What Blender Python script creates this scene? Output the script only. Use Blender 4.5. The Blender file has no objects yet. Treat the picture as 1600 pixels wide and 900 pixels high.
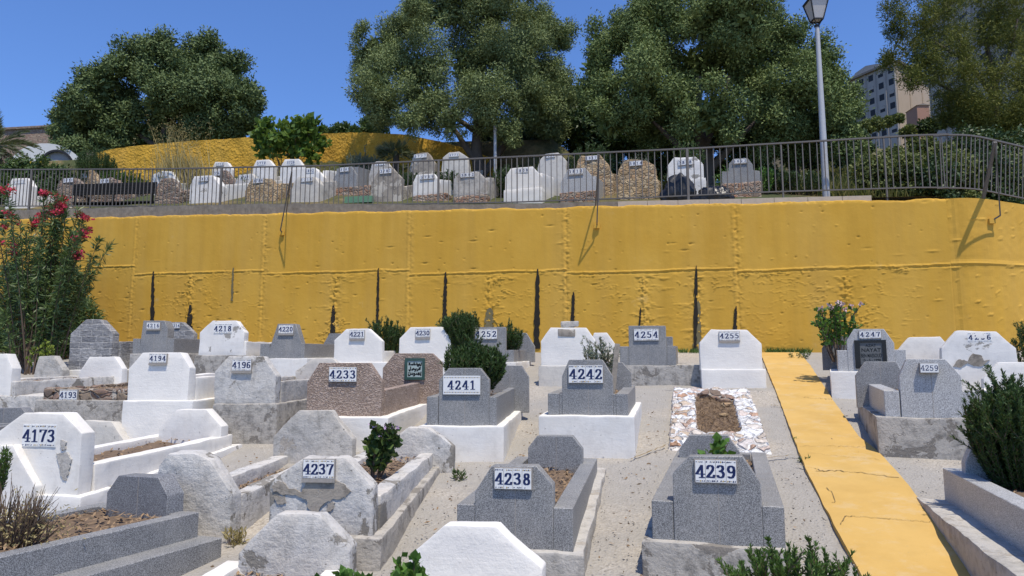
import bpy, bmesh, math, random
import numpy as np
from mathutils import Vector, Matrix, noise as mnoise

S = bpy.context.scene
COL = S.collection
R = math.radians
random.seed(7)

# ---------------------------------------------------------------- camera, sky, sun, exposure
F, PITCH, HZ = 1110.0, math.atan(133 / 1110.0), 583.0
cam_d = bpy.data.cameras.new('camera'); cam = bpy.data.objects.new('camera', cam_d); COL.objects.link(cam)
cam_d.sensor_width = 36; cam_d.lens = 36 * F / 1600; cam_d.clip_end = 2000; cam_d.clip_start = 0.05
cam.rotation_euler = (math.pi / 2 + PITCH, 0, 0)
S.camera = cam
SUN_DIR = Vector((0.17, -0.40, 1.0)).normalized()
elev = math.asin(SUN_DIR.z); azim = math.atan2(SUN_DIR.x, SUN_DIR.y)
W = bpy.data.worlds.new('World'); S.world = W; W.use_nodes = True
nt = W.node_tree; bg = nt.nodes['Background']
sky = nt.nodes.new('ShaderNodeTexSky'); sky.sky_type = 'NISHITA'; sky.sun_disc = False
sky.sun_elevation = elev; sky.sun_rotation = azim
sky.altitude = 0; sky.air_density = 1.0; sky.dust_density = 0.6; sky.ozone_density = 3.0
tint = nt.nodes.new('ShaderNodeMix'); tint.data_type = 'RGBA'; tint.blend_type = 'MULTIPLY'; tint.inputs[0].default_value = 1
tint.inputs[7].default_value = (.80, 1.06, 1.52, 1)      # the deep summer blue of the photograph
nt.links.new(sky.outputs[0], tint.inputs[6]); nt.links.new(tint.outputs[2], bg.inputs[0]); bg.inputs[1].default_value = 0.132
sl = bpy.data.lights.new('sun', 'SUN'); sun = bpy.data.objects.new('sun', sl); COL.objects.link(sun)
sl.energy = 5.0; sl.angle = R(0.53); sl.color = (1.0, 0.915, 0.775)
sun.rotation_euler = SUN_DIR.to_track_quat('Z', 'Y').to_euler()
S.view_settings.view_transform = 'Standard'; S.view_settings.look = 'None'
S.view_settings.exposure = -0.07; S.view_settings.gamma = 1
S.cycles.max_bounces = 6; S.cycles.transparent_max_bounces = 8
S.cycles.use_denoising = True

# ---------------------------------------------------------------- frames of reference
CP, SP = math.cos(PITCH), math.sin(PITCH)
def ray(u, v):
    x = (u - 800) / F; y = (450 - v) / F
    d = Vector((x, CP - SP * y, SP + CP * y)); return d / d.y
def at(u, v, Y): return ray(u, v) * Y
PSI = R(16.5); CS, SN = math.cos(PSI), math.sin(PSI); N0 = 14.39
GA, GB, GC = 0.034, 0.146, -1.75
def gz(x, y): return GA * x + GB * y + GC
def gh(u, v):
    d = ray(u, v); return d * (GC / (d.z - GA * d.x - GB))
def wf(t, n, z): return Vector((t * CS + n * SN, -t * SN + n * CS, z))
def tn(p): return (p.x * CS - p.y * SN, p.x * SN + p.y * CS)
def at_n(u, v, n):
    d = ray(u, v); return d * (n / (d.x * SN + d.y * CS))
def wtop(t): return 3.34 - 0.0455 * t
def sstep(a, b, x):
    x = min(1, max(0, (x - a) / (b - a))); return x * x * (3 - 2 * x)
def kerb_h(t): return 0.17 + 0.16 * sstep(-4, -12, t) if t < -4 else 0.17
def tz(t, n):
    """height of the upper ground"""
    d = n - N0 - 0.5 - nshift(t)
    left = 0.40 * min(d, 6.0) + (1.3 + 0.12 * min(d - 6.6, 40) if d > 6.6 else 1.3 * sstep(6.2, 6.6, d))
    mid = 0.34 * min(d, 5) + 0.12 * min(max(d - 5, 0), 40)
    right = 0.10 * min(d, 2) + 0.37 * min(max(d - 2, 0), 60)
    a = sstep(-5.0, -3.5, t); b = sstep(0.5, 5.0, t)
    l = left * (1 - a) + mid * a
    return wtop(max(min(t, 6), -40)) + kerb_h(t) + l * (1 - b) + right * b

# ---------------------------------------------------------------- materials
class M:
    def __init__(s, name):
        s.m = bpy.data.materials.new(name); s.m.use_nodes = True; s.t = s.m.node_tree
        s.b = s.t.nodes['Principled BSDF']; s.b.inputs['Roughness'].default_value = 0.9
        s.b.inputs['Specular IOR Level'].default_value = 0.25
        s._pos = None
    def n(s, kind, **kw):
        x = s.t.nodes.new(kind)
        for k, v in kw.items(): setattr(x, k, v)
        return x
    def put(s, sock, v):
        if v is None: return
        if isinstance(v, (int, float)): sock.default_value = v
        elif isinstance(v, tuple): sock.default_value = v if len(v) == len(sock.default_value) else (*v, 1)
        else: s.t.links.new(v, sock)
    def pos(s, scale=(1, 1, 1), rot=None):
        if s._pos is None: s._pos = s.n('ShaderNodeNewGeometry').outputs['Position']
        mp = s.n('ShaderNodeMapping'); s.t.links.new(s._pos, mp.inputs[0]); mp.inputs['Scale'].default_value = scale
        if rot: mp.inputs['Rotation'].default_value = rot
        return mp.outputs[0]
    def obj(s, scale=(1, 1, 1)):
        mp = s.n('ShaderNodeMapping'); s.t.links.new(s.n('ShaderNodeTexCoord').outputs['Object'], mp.inputs[0])
        mp.inputs['Scale'].default_value = scale; return mp.outputs[0]
    def noise(s, scale, detail=5, rough=.6, vec=None, dist=0):
        x = s.n('ShaderNodeTexNoise'); s.put(x.inputs['Vector'], vec if vec is not None else s.pos())
        x.inputs['Scale'].default_value = scale; x.inputs['Detail'].default_value = detail
        x.inputs['Roughness'].default_value = rough; x.inputs['Distortion'].default_value = dist
        return x.outputs[0]
    def vor(s, scale, feature='F1', out='Distance', vec=None, rnd=1):
        x = s.n('ShaderNodeTexVoronoi', feature=feature); s.put(x.inputs['Vector'], vec if vec is not None else s.pos())
        x.inputs['Scale'].default_value = scale; x.inputs['Randomness'].default_value = rnd
        return x.outputs[out]
    def ramp(s, f, stops):
        x = s.n('ShaderNodeValToRGB'); s.put(x.inputs[0], f); e = x.color_ramp.elements
        while len(e) < len(stops): e.new(0.5)
        for i, (p, c) in enumerate(stops):
            e[i].position = p; e[i].color = (c, c, c, 1) if isinstance(c, (int, float)) else (*c, 1)
        return x.outputs[0]
    def mix(s, f, a, b, mode='MIX'):
        x = s.n('ShaderNodeMix', data_type='RGBA', blend_type=mode); s.put(x.inputs[0], f); s.put(x.inputs[6], a); s.put(x.inputs[7], b)
        return x.outputs[2]
    def math(s, op, a, b=None):
        x = s.n('ShaderNodeMath', operation=op); s.put(x.inputs[0], a); s.put(x.inputs[1], b); return x.outputs[0]
    def bump(s, h, strength=.4, dist=.01):
        x = s.n('ShaderNodeBump'); s.put(x.inputs['Height'], h); x.inputs['Strength'].default_value = strength
        x.inputs['Distance'].default_value = dist
        if s.b.inputs['Normal'].links: s.t.links.new(s.b.inputs['Normal'].links[0].from_socket, x.inputs['Normal'])
        s.t.links.new(x.outputs[0], s.b.inputs['Normal'])
    def col(s, c): s.put(s.b.inputs['Base Color'], c)
    def rough(s, c): s.put(s.b.inputs['Roughness'], c)

MT = {}
def plaster(key, base, dirt=.2, dirtcol=(.33, .31, .28), patch=None, patchcol=(.25, .235, .21), tint=(.62, .55, .45), tintamt=.15, seed=0.0, bump=.35):
    m = M(key)
    off = m.pos(); v = m.n('ShaderNodeVectorMath', operation='ADD'); m.t.links.new(off, v.inputs[0]); v.inputs[1].default_value = (seed, seed * 1.7, seed * .6)
    vec = v.outputs[0]
    big = m.noise(2.2, 4, .6, vec); mid = m.noise(9, 7, .7, vec); fine = m.noise(70, 4, .6, vec)
    c = m.mix(m.ramp(big, [(.4, 0.0), (.68, tintamt)]), base, tint)
    c = m.mix(m.ramp(mid, [(.48, 0.0), (.72, dirt)]), c, dirtcol)
    stre = m.noise(1, 6, .7, None if False else (lambda q: q)(m.pos((14, 14, 2.0))))
    c = m.mix(m.ramp(stre, [(.55, 0.0), (.75, dirt * .7)]), c, dirtcol)
    h = m.math('ADD', m.math('MULTIPLY', mid, .8), m.math('MULTIPLY', fine, .25))
    if patch is not None:
        pm = m.noise(3.1, 9, .68, vec, .3)
        pmask = m.ramp(pm, [(patch, 0.0), (patch + .018, 1.0)])
        pc = m.mix(fine, patchcol, tuple(x * 1.45 for x in patchcol))
        c = m.mix(pmask, c, pc)
        h = m.math('SUBTRACT', h, m.math('MULTIPLY', pmask, .45))
    # hairline cracks and specks
    spk = m.ramp(m.noise(34, 3, .5, vec), [(.70, 0.0), (.74, min(1, dirt * 1.6))])
    c = m.mix(spk, c, (.16, .15, .13))
    if key in ('white_dirty', 'concrete', 'concrete_stained'):
        wv = m.n('ShaderNodeVectorMath', operation='SCALE'); wn = m.n('ShaderNodeTexNoise'); wn.inputs['Scale'].default_value = 5; wn.inputs['Detail'].default_value = 4; m.t.links.new(vec, wn.inputs['Vector'])
        m.t.links.new(wn.outputs['Color'], wv.inputs[0]); wv.inputs['Scale'].default_value = .22; wa = m.n('ShaderNodeVectorMath', operation='ADD'); m.t.links.new(vec, wa.inputs[0]); m.t.links.new(wv.outputs[0], wa.inputs[1])
        ck = m.math('MULTIPLY', m.ramp(m.vor(2.7, 'DISTANCE_TO_EDGE', 'Distance', wa.outputs[0]), [(.002, 1.0), (.008, 0.0)]), m.ramp(m.noise(1.7, 3, .5, vec), [(.55, 0.0), (.62, .5)]))
        c = m.mix(ck, c, (.09, .08, .07)); h = m.math('SUBTRACT', h, m.math('MULTIPLY', ck, .4))
        m.bump(m.noise(13, 7, .72, vec), .55, .03)
    m.col(c); m.bump(h, bump, .012)
    brush = m.noise(1, 4, .6, m.pos((5, 5, 45)))
    m.bump(brush, bump * .45, .006)
    MT[key] = m.m
plaster('white', (.735, .71, .66), .10, tintamt=.10, seed=3, bump=.6)
plaster('white_worn', (.72, .70, .655), .28, patch=.69, tintamt=.35, seed=11)
plaster('white_peeling', (.72, .70, .66), .22, patch=.60, seed=23)
plaster('white_dirty', (.53, .515, .485), .75, dirtcol=(.26, .25, .23), patch=.575, patchcol=(.19, .175, .15), tintamt=.45, seed=31, bump=.6)
plaster('concrete', (.44, .42, .385), .7, dirtcol=(.17, .16, .14), patch=.59, patchcol=(.30, .27, .23), tintamt=.3, seed=41, bump=.5)
plaster('concrete_stained', (.40, .375, .335), .85, dirtcol=(.10, .095, .085), patch=.56, patchcol=(.17, .155, .135), seed=57, bump=.55)
plaster('concrete_pale', (.54, .515, .465), .5, patch=.66, patchcol=(.36, .33, .28), tintamt=.35, seed=63, bump=.6)
plaster('render_brown', (.30, .265, .22), .9, dirtcol=(.10, .088, .072), patch=.55, patchcol=(.40, .365, .31), seed=77, bump=.7)

def granite(key, lo, hi, stain=.32):
    m = M(key)
    a = m.noise(150, 3, .8); b = m.vor(190)
    sp = m.mix(.4, a, b)
    c = m.ramp(sp, [(.33, tuple(x * .5 for x in lo)), (.41, lo), (.50, hi), (.60, tuple(min(.85, x * 1.5) for x in hi))])
    big = m.noise(3.5, 5, .65)
    c = m.mix(m.ramp(big, [(.45, 0.0), (.75, stain)]), c, (.42, .40, .36))
    st = m.noise(1, 5, .65, m.pos((18, 18, 2.5)))
    c = m.mix(m.ramp(st, [(.58, 0.0), (.75, stain)]), c, (.12, .115, .11))
    m.col(c); m.rough(m.ramp(big, [(.3, .42), (.7, .62)])); m.b.inputs['Specular IOR Level'].default_value = .4
    m.bump(a, .08, .002)
    MT[key] = m.m
granite('granite', (.105, .105, .105), (.208, .208, .205))
granite('granite_pale', (.21, .21, .208), (.365, .365, .36), .3)
granite('granite_dark', (.08, .081, .085), (.17, .173, .18), .2)
m = M('black_granite'); m.col(m.mix(m.noise(200, 2), (.012, .012, .013), (.03, .03, .031))); m.rough(.18); MT['black_granite'] = m.m
m = M('slate'); m.col(m.mix(m.noise(60, 3), (.10, .105, .105), (.15, .155, .155))); m.rough(.35); MT['slate'] = m.m

def mat_pink():
    m = M('pink')
    v = m.pos((1, 1, 1))
    w = m.n('ShaderNodeTexWave', wave_type='RINGS', wave_profile='SIN'); m.put(w.inputs['Vector'], m.pos((1, .3, 1.7)))
    w.inputs['Scale'].default_value = 15; w.inputs['Distortion'].default_value = 14; w.inputs['Detail'].default_value = 1.2; w.inputs['Detail Scale'].default_value = 1.6
    f = w.outputs['Fac']
    c = m.ramp(f, [(.10, (.23, .17, .135)), (.35, (.32, .245, .20)), (.7, (.37, .29, .24))])
    c = m.mix(m.ramp(m.noise(6, 5), [(.4, 0), (.7, .35)]), c, (.50, .40, .34))
    m.col(c); m.bump(f, .9, .012); MT['pink'] = m.m
mat_pink()
def mat_brick():
    m = M('split_block')
    o = m.obj((1, 1, 1)); sx = m.n('ShaderNodeSeparateXYZ'); m.t.links.new(o, sx.inputs[0])
    cb = m.n('ShaderNodeCombineXYZ'); m.t.links.new(m.math('ADD', sx.outputs[0], sx.outputs[1]), cb.inputs[0]); m.t.links.new(sx.outputs[2], cb.inputs[1])
    br = m.n('ShaderNodeTexBrick'); m.t.links.new(cb.outputs[0], br.inputs['Vector']); br.offset = .43; br.squash = .8
    br.inputs['Scale'].default_value = 1; br.inputs['Brick Width'].default_value = .27; br.inputs['Row Height'].default_value = .105
    br.inputs['Mortar Size'].default_value = .007; br.inputs['Mortar Smooth'].default_value = .1
    br.inputs['Color1'].default_value = (.20, .20, .205, 1); br.inputs['Color2'].default_value = (.42, .41, .40, 1); br.inputs['Mortar'].default_value = (.50, .48, .45, 1)
    n = m.noise(22, 6, .7, None); n2 = m.noise(1, 3, .6, m.pos((12, 12, 40)))
    c = m.mix(m.ramp(m.mix(.5, n, n2), [(.38, .65), (.6, 0.0)]), br.outputs['Color'], (.09, .09, .093))
    m.col(c); m.bump(m.mix(.5, n, n2), .9, .03); m.bump(m.math('SUBTRACT', 1.0, br.outputs['Fac']), .7, .015)
    MT['split_block'] = m.m
mat_brick()
def mat_rubble(key, cols, mortar, scale=7.5):
    m = M(key)
    jit = m.n('ShaderNodeVectorMath', operation='ADD'); m.t.links.new(m.pos((1, 1, 1.7)), jit.inputs[0])
    nz = m.n('ShaderNodeTexNoise'); nz.inputs['Scale'].default_value = 9; m.t.links.new(m.pos(), nz.inputs['Vector'])
    sc = m.n('ShaderNodeVectorMath', operation='SCALE'); m.t.links.new(nz.outputs['Color'], sc.inputs[0]); sc.inputs['Scale'].default_value = .09
    m.t.links.new(sc.outputs[0], jit.inputs[1]); v = jit.outputs[0]
    e = m.vor(scale, 'DISTANCE_TO_EDGE', 'Distance', v); cc = m.vor(scale, 'F1', 'Color', v)
    sep = m.n('ShaderNodeSeparateColor'); m.t.links.new(cc, sep.inputs[0])
    c = m.ramp(sep.outputs[0], [(i / (len(cols) - 1), k) for i, k in enumerate(cols)])
    c = m.mix(m.ramp(m.noise(28, 6, .7), [(.4, 0), (.7, .55)]), c, (.13, .105, .08))
    mk = m.ramp(e, [(.01, 1.0), (.04, 0.0)])
    c = m.mix(mk, c, mortar); m.col(c)
    m.bump(m.ramp(e, [(0, 0.0), (.16, 1.0)]), .8, .04); m.bump(m.noise(35, 6, .7), .5, .015)
    MT[key] = m.m
mat_rubble('rubble', [(.34, .23, .12), (.50, .36, .20), (.56, .44, .28), (.40, .30, .19), (.46, .29, .15)], (.40, .33, .23), 9)
mat_rubble('rubble_dark', [(.20, .13, .10), (.30, .2, .15), (.17, .13, .10), (.36, .28, .2)], (.42, .38, .32), 6)
mat_rubble('brick_rubble', [(.33, .17, .11), (.40, .25, .16), (.36, .30, .24), (.28, .16, .11)], (.40, .36, .31), 8)
mat_rubble('limewashed_rubble', [(.82, .82, .81), (.82, .82, .81), (.80, .80, .78), (.46, .27, .17), (.82, .82, .80), (.50, .38, .26), (.83, .83, .82)], (.82, .82, .81), 8)

def mat_ground():
    m = M('ground')
    big = m.noise(.8, 5, .6); mid = m.noise(6, 6, .65); g = m.vor(55, 'F1', 'Color'); gd = m.vor(55)
    sep = m.n('ShaderNodeSeparateColor'); m.t.links.new(g, sep.inputs[0])
    c = m.ramp(sep.outputs[0], [(0, (.22, .195, .16)), (.35, (.33, .295, .25)), (.7, (.40, .365, .31)), (1, (.50, .46, .40))])
    c = m.mix(m.ramp(mid, [(.35, .6), (.62, .1)]), c, (.46, .405, .325))
    c = m.mix(m.ramp(big, [(.42, 0.0), (.7, .5)]), c, (.30, .275, .235))
    dk = m.noise(4, 8, .75); c = m.mix(m.ramp(dk, [(.60, 0.0), (.72, .55)]), c, (.16, .14, .115))
    sm = m.ramp(m.noise(.55, 4, .55), [(.37, 0.0), (.48, .85)]); c = m.mix(sm, c, m.mix(mid, (.25, .235, .21), (.375, .352, .315)))
    m.col(c); m.bump(gd, .7, .012); m.bump(mid, .5, .03)
    MT['ground'] = m.m
mat_ground()
def mat_yellow(key, base, hi, bump=.3, rough=False):
    m = M(key)
    big = m.noise(.9, 5, .6); st = m.noise(1, 5, .6, m.pos((3.5, 3.5, .35))); mid = m.noise(14, 6, .65)
    c = m.mix(m.ramp(big, [(.35, 0.0), (.7, 1.0)]), base, hi)
    c = m.mix(m.ramp(st, [(.44, 0.0), (.70, .32)]), c, tuple(x * .70 for x in base))
    st2 = m.noise(1, 4, .6, m.pos((1.3, 1.3, .12)))
    c = m.mix(m.ramp(st2, [(.45, 0.0), (.65, .16)]), c, (.50, .34, .12))
    c = m.mix(m.ramp(m.noise(40, 4, .6), [(.68, 0.0), (.76, .4)]), c, tuple(x * .5 for x in base))
    c = m.mix(m.ramp(m.noise(2.3, 8, .7), [(.64, 0.0), (.74, .25)]), c, (.60, .47, .24))
    if key == 'path_yellow':
        c = m.mix(m.ramp(m.noise(3.2, 8, .72), [(.52, 0.0), (.70, .45)]), c, (.56, .46, .30))
        c = m.mix(m.ramp(m.noise(26, 4, .7), [(.66, 0.0), (.72, .5)]), c, (.40, .30, .14))
    m.col(c)
    if rough:
        m.bump(m.noise(7, 8, .7), 1.0, .10)
        m.bump(m.vor(10), .6, .05)
    m.bump(mid, bump, .012)
    MT[key] = m.m
mat_yellow('wall_yellow', (.53, .298, .038), (.585, .343, .052), .25)
mat_yellow('path_yellow', (.52, .325, .092), (.57, .37, .12), .3)
mat_yellow('rough_yellow', (.60, .34, .04), (.66, .39, .05), .4, True)

def flat(key, c, rough=.8, var=.25, scale=30, metal=0, bump=.1, spec=.3):
    m = M(key)
    m.col(m.mix(m.noise(scale, 5, .65), tuple(x * (1 - var) for x in c), tuple(min(1, x * (1 + var)) for x in c)))
    m.rough(rough); m.b.inputs['Metallic'].default_value = metal; m.b.inputs['Specular IOR Level'].default_value = spec
    if bump: m.bump(m.noise(scale, 6), bump, .01)
    MT[key] = m.m
flat('stain', (.022, .019, .015), .95, .5, 12)
flat('stain_grey', (.16, .135, .07), .95, .4, 8)
flat('crack', (.20, .14, .06), 1, .3)
flat('steel', (.115, .105, .095), .6, .3, 40, 0, .1, .4)
flat('galvanised', (.40, .405, .41), .5, .12, 12, .15, .05, .35)
flat('lantern_black', (.02, .02, .022), .5, .2)
flat('lantern_glass', (.42, .40, .38), .25, .06, 4, 0, 0, .5)
flat('bench_black', (.012, .012, .012), .75, .3, 20, 0, .1, .2)
flat('bag_plastic', (.010, .010, .011), .42, .3, 8, 0, .4, .6)
flat('tile_white', (.70, .70, .68), .28, .13, 26, 0, 0, .45)
flat('tile_navy', (.012, .022, .085), .35, .15, 60, 0, 0)
flat('tile_ochre', (.42, .30, .10), .4, .3, 90, 0, 0)
flat('mortar', (.30, .275, .245), .95, .3, 50)
flat('marble_green', (.035, .075, .06), .25, .3, 30, 0, 0, .5)
flat('marble_pale', (.36, .43, .40), .3, .12, 20, 0, 0, .5)
flat('lettering', (.008, .010, .010), .5, .1, 20, 0, 0)
flat('painted_green', (.13, .26, .16), .6, .25, 10)
flat('soil', (.15, .105, .07), 1, .45, 18, 0, .8)
flat('dry_litter', (.26, .175, .10), .95, .4, 25, 0, 0)
flat('bark', (.085, .068, .052), .95, .4, 14, 0, .8)
flat('twig', (.12, .085, .06), .95, .3, 30, 0, .3)
flat('green_stem', (.10, .12, .05), .8, .3, 30, 0, 0)
flat('kerb_grey', (.185, .170, .143), .95, .6, 9, 0, .8)
flat('kerb_block', (.40, .36, .30), .95, .25, 14, 0, .4)
flat('facade_grey', (.34, .315, .29), .9, .12, .6, 0, 0)
flat('facade_beige', (.44, .36, .28), .9, .1, .6, 0, 0)
flat('facade_pink', (.30, .17, .12), .9, .1, .6, 0, 0)
flat('facade_groove', (.22, .21, .21), .9, .1, .6, 0, 0)
flat('window_dark', (.03, .033, .04), .55, .2, .4, 0, 0, .15)
flat('roof_tile', (.20, .17, .145), .9, .2, 1, 0, 0)
flat('vault_grey', (.50, .51, .50), .6, .15, 3, 0, .1)
flat('vault_end', (.32, .31, .31), .8, .15, 3, 0, .1)

def leafmat(key, a, b, trans=.25, rough=.5, spec=.35):
    m = M(key)
    rnd = m.n('ShaderNodeNewGeometry').outputs['Random Per Island']
    c = m.mix(rnd, a, b)
    m.col(c); m.rough(rough); m.b.inputs['Specular IOR Level'].default_value = spec
    tr = m.n('ShaderNodeBsdfTranslucent'); m.t.links.new(m.mix(.5, c, (.16, .22, .03)), tr.inputs[0])
    mx = m.n('ShaderNodeMixShader'); mx.inputs[0].default_value = trans
    m.t.links.new(m.b.outputs[0], mx.inputs[1]); m.t.links.new(tr.outputs[0], mx.inputs[2])
    out = m.t.nodes['Material Output']; m.t.links.new(mx.outputs[0], out.inputs[0])
    MT[key] = m.m
leafmat('olive_leaf', (.105, .142, .052), (.245, .29, .125), .12, .6, .08)
leafmat('oak_leaf', (.085, .128, .042), (.205, .255, .098), .12, .6, .08)
leafmat('far_oak_leaf', (.072, .108, .040), (.160, .205, .085), .10, .6, .08)
leafmat('acacia_leaf', (.070, .090, .020), (.19, .19, .048), .2, .6, .08)
leafmat('rosemary_leaf', (.022, .050, .014), (.065, .115, .03), .15, .55, .3)
leafmat('rosemary_bright', (.045, .095, .018), (.11, .19, .04), .2, .55, .3)
leafmat('oleander_leaf', (.040, .080, .024), (.13, .185, .065), .2, .45, .3)
leafmat('geranium_leaf', (.055, .13, .02), (.12, .24, .045), .3, .5, .3)
leafmat('lime_leaf', (.13, .19, .02), (.25, .30, .05), .3, .5, .3)
leafmat('silver_leaf', (.11, .135, .085), (.22, .25, .17), .15, .5, .3)
leafmat('bank_leaf', (.07, .10, .028), (.20, .215, .07), .2, .55, .2)
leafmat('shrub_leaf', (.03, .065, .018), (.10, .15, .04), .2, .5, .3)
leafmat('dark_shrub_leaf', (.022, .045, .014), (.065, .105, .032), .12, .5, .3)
leafmat('fig_leaf', (.06, .13, .02), (.14, .22, .045), .3, .5, .3)
leafmat('palm_leaf', (.075, .095, .045), (.17, .19, .10), .15, .45, .35)
leafmat('dry_grass', (.30, .24, .10), (.46, .38, .19), .3, .8, .1)
leafmat('hill_grass', (.10, .12, .03), (.24, .21, .08), .3, .8, .1)
leafmat('red_petal', (.42, .015, .05), (.68, .07, .14), .3, .6, .2)
leafmat('pink_petal', (.62, .38, .42), (.80, .62, .66), .3, .6, .2)
leafmat('mauve_petal', (.45, .28, .52), (.65, .48, .68), .3, .6, .2)
leafmat('yellow_petal', (.75, .55, .05), (.8, .65, .1), .2, .6, .2)
def mat_hill():
    m = M('hillside')
    a = m.noise(.35, 6, .65); b = m.noise(3, 6, .7)
    c = m.mix(m.ramp(a, [(.44, 0.0), (.56, 1.0)]), (.07, .085, .03), (.26, .19, .09))
    c = m.mix(m.ramp(b, [(.4, .6), (.65, 0.0)]), c, (.04, .05, .02))
    m.col(c); m.bump(b, .8, .2); MT['hillside'] = m.m
mat_hill()

# ---------------------------------------------------------------- object helpers
def ob(name, mesh, mats, parent=None, loc=None, rotz=None):
    o = bpy.data.objects.new(name, mesh); COL.objects.link(o)
    for k in (mats if isinstance(mats, (list, tuple)) else [mats]): mesh.materials.append(MT[k])
    if parent is not None: o.parent = parent
    if loc is not None: o.location = loc
    if rotz is not None: o.rotation_euler = (0, 0, rotz)
    return o
def tag(o, label=None, cat=None, group=None, kind=None):
    for k, v in (('label', label), ('category', cat), ('group', group), ('kind', kind)):
        if v: o[k] = v
    return o
def empty(name, loc, rotz=0, **kw):
    o = bpy.data.objects.new(name, None); COL.objects.link(o); o.location = loc; o.rotation_euler = (0, 0, rotz)
    o.empty_display_size = .2
    return tag(o, **kw)
def bm_mesh(name, bm, smooth=None):
    me = bpy.data.meshes.new(name); bm.normal_update(); bm.to_mesh(me); bm.free()
    if smooth is not None:
        me.polygons.foreach_set('use_smooth', [True] * len(me.polygons)); me.set_sharp_from_angle(angle=R(smooth))
    return me
def add_prism(bm, poly, d0, d1, frame='sdz'):
    """poly in the (s,z) plane extruded along d, or in (d,z) extruded along s"""
    if frame == 'sdz': f = lambda a, b, e: (a, e, b)
    elif frame == 'dsz': f = lambda a, b, e: (e, a, b)
    else: f = lambda a, b, e: (a, b, e)
    A = [bm.verts.new(f(a, b, d0)) for a, b in poly]; B = [bm.verts.new(f(a, b, d1)) for a, b in poly]
    fs = [bm.faces.new(A), bm.faces.new(B[::-1])]
    k = len(poly)
    for i in range(k): fs.append(bm.faces.new((A[i], B[i], B[(i + 1) % k], A[(i + 1) % k])))
    return fs
def add_box(bm, x0, x1, y0, y1, z0, z1): return add_prism(bm, [(x0, z0), (x1, z0), (x1, z1), (x0, z1)], y0, y1)
def finish(bm, bev=.006, seg=1, step=None, amp=0, seed=0.0):
    bmesh.ops.recalc_face_normals(bm, faces=bm.faces[:])
    if bev: bmesh.ops.bevel(bm, geom=bm.edges[:], offset=bev, segments=seg, profile=.6, affect='EDGES', clamp_overlap=True)
    if step:
        lo = [min(v.co[i] for v in bm.verts) for i in range(3)]; hi = [max(v.co[i] for v in bm.verts) for i in range(3)]
        for i in range(3):
            k = int((hi[i] - lo[i]) / step)
            for j in range(1, min(k, 40) + 1):
                co = Vector((0, 0, 0)); co[i] = lo[i] + (hi[i] - lo[i]) * j / (k + 1); no = Vector((0, 0, 0)); no[i] = 1
                bmesh.ops.bisect_plane(bm, geom=bm.verts[:] + bm.edges[:] + bm.faces[:], plane_co=co, plane_no=no)
        sd = Vector((seed * 3.1, seed * 1.3, seed * 7.7))
        for v in bm.verts:
            v.co += mnoise.noise_vector(v.co * 4.5 + sd) * amp + mnoise.noise_vector(v.co * 14 + sd) * amp * .45
    return bm
def tube(bm, pts, rad, k=6, cap=True):
    rings = []
    n = len(pts); rad = rad if isinstance(rad, (list, tuple)) else [rad] * n
    for i, p in enumerate(pts):
        d = (pts[min(i + 1, n - 1)] - pts[max(i - 1, 0)]).normalized()
        a = d.cross(Vector((.31, .17, .93))); a = a.normalized() if a.length > .01 else Vector((1, 0, 0)); b = d.cross(a)
        rings.append([bm.verts.new(p + (a * math.cos(2 * math.pi * j / k) + b * math.sin(2 * math.pi * j / k)) * rad[i]) for j in range(k)])
    for i in range(n - 1):
        for j in range(k): bm.faces.new((rings[i][j], rings[i][(j + 1) % k], rings[i + 1][(j + 1) % k], rings[i + 1][j]))
    if cap and k > 2: bm.faces.new(rings[0][::-1]); bm.faces.new(rings[-1])
def bar(bm, a, b, w, h=None):
    """square bar from a to b"""
    h = h or w; d = (b - a).normalized(); up = Vector((0, 0, 1)) if abs(d.z) < .95 else Vector((0, 1, 0))
    s = d.cross(up).normalized(); t = s.cross(d)
    V = [[bm.verts.new(p + s * w / 2 * i + t * h / 2 * j) for i, j in ((-1, -1), (1, -1), (1, 1), (-1, 1))] for p in (a, b)]
    bm.faces.new(V[0]); bm.faces.new(V[1][::-1])
    for i in range(4): bm.faces.new((V[0][i], V[1][i], V[1][(i + 1) % 4], V[0][(i + 1) % 4]))

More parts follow.
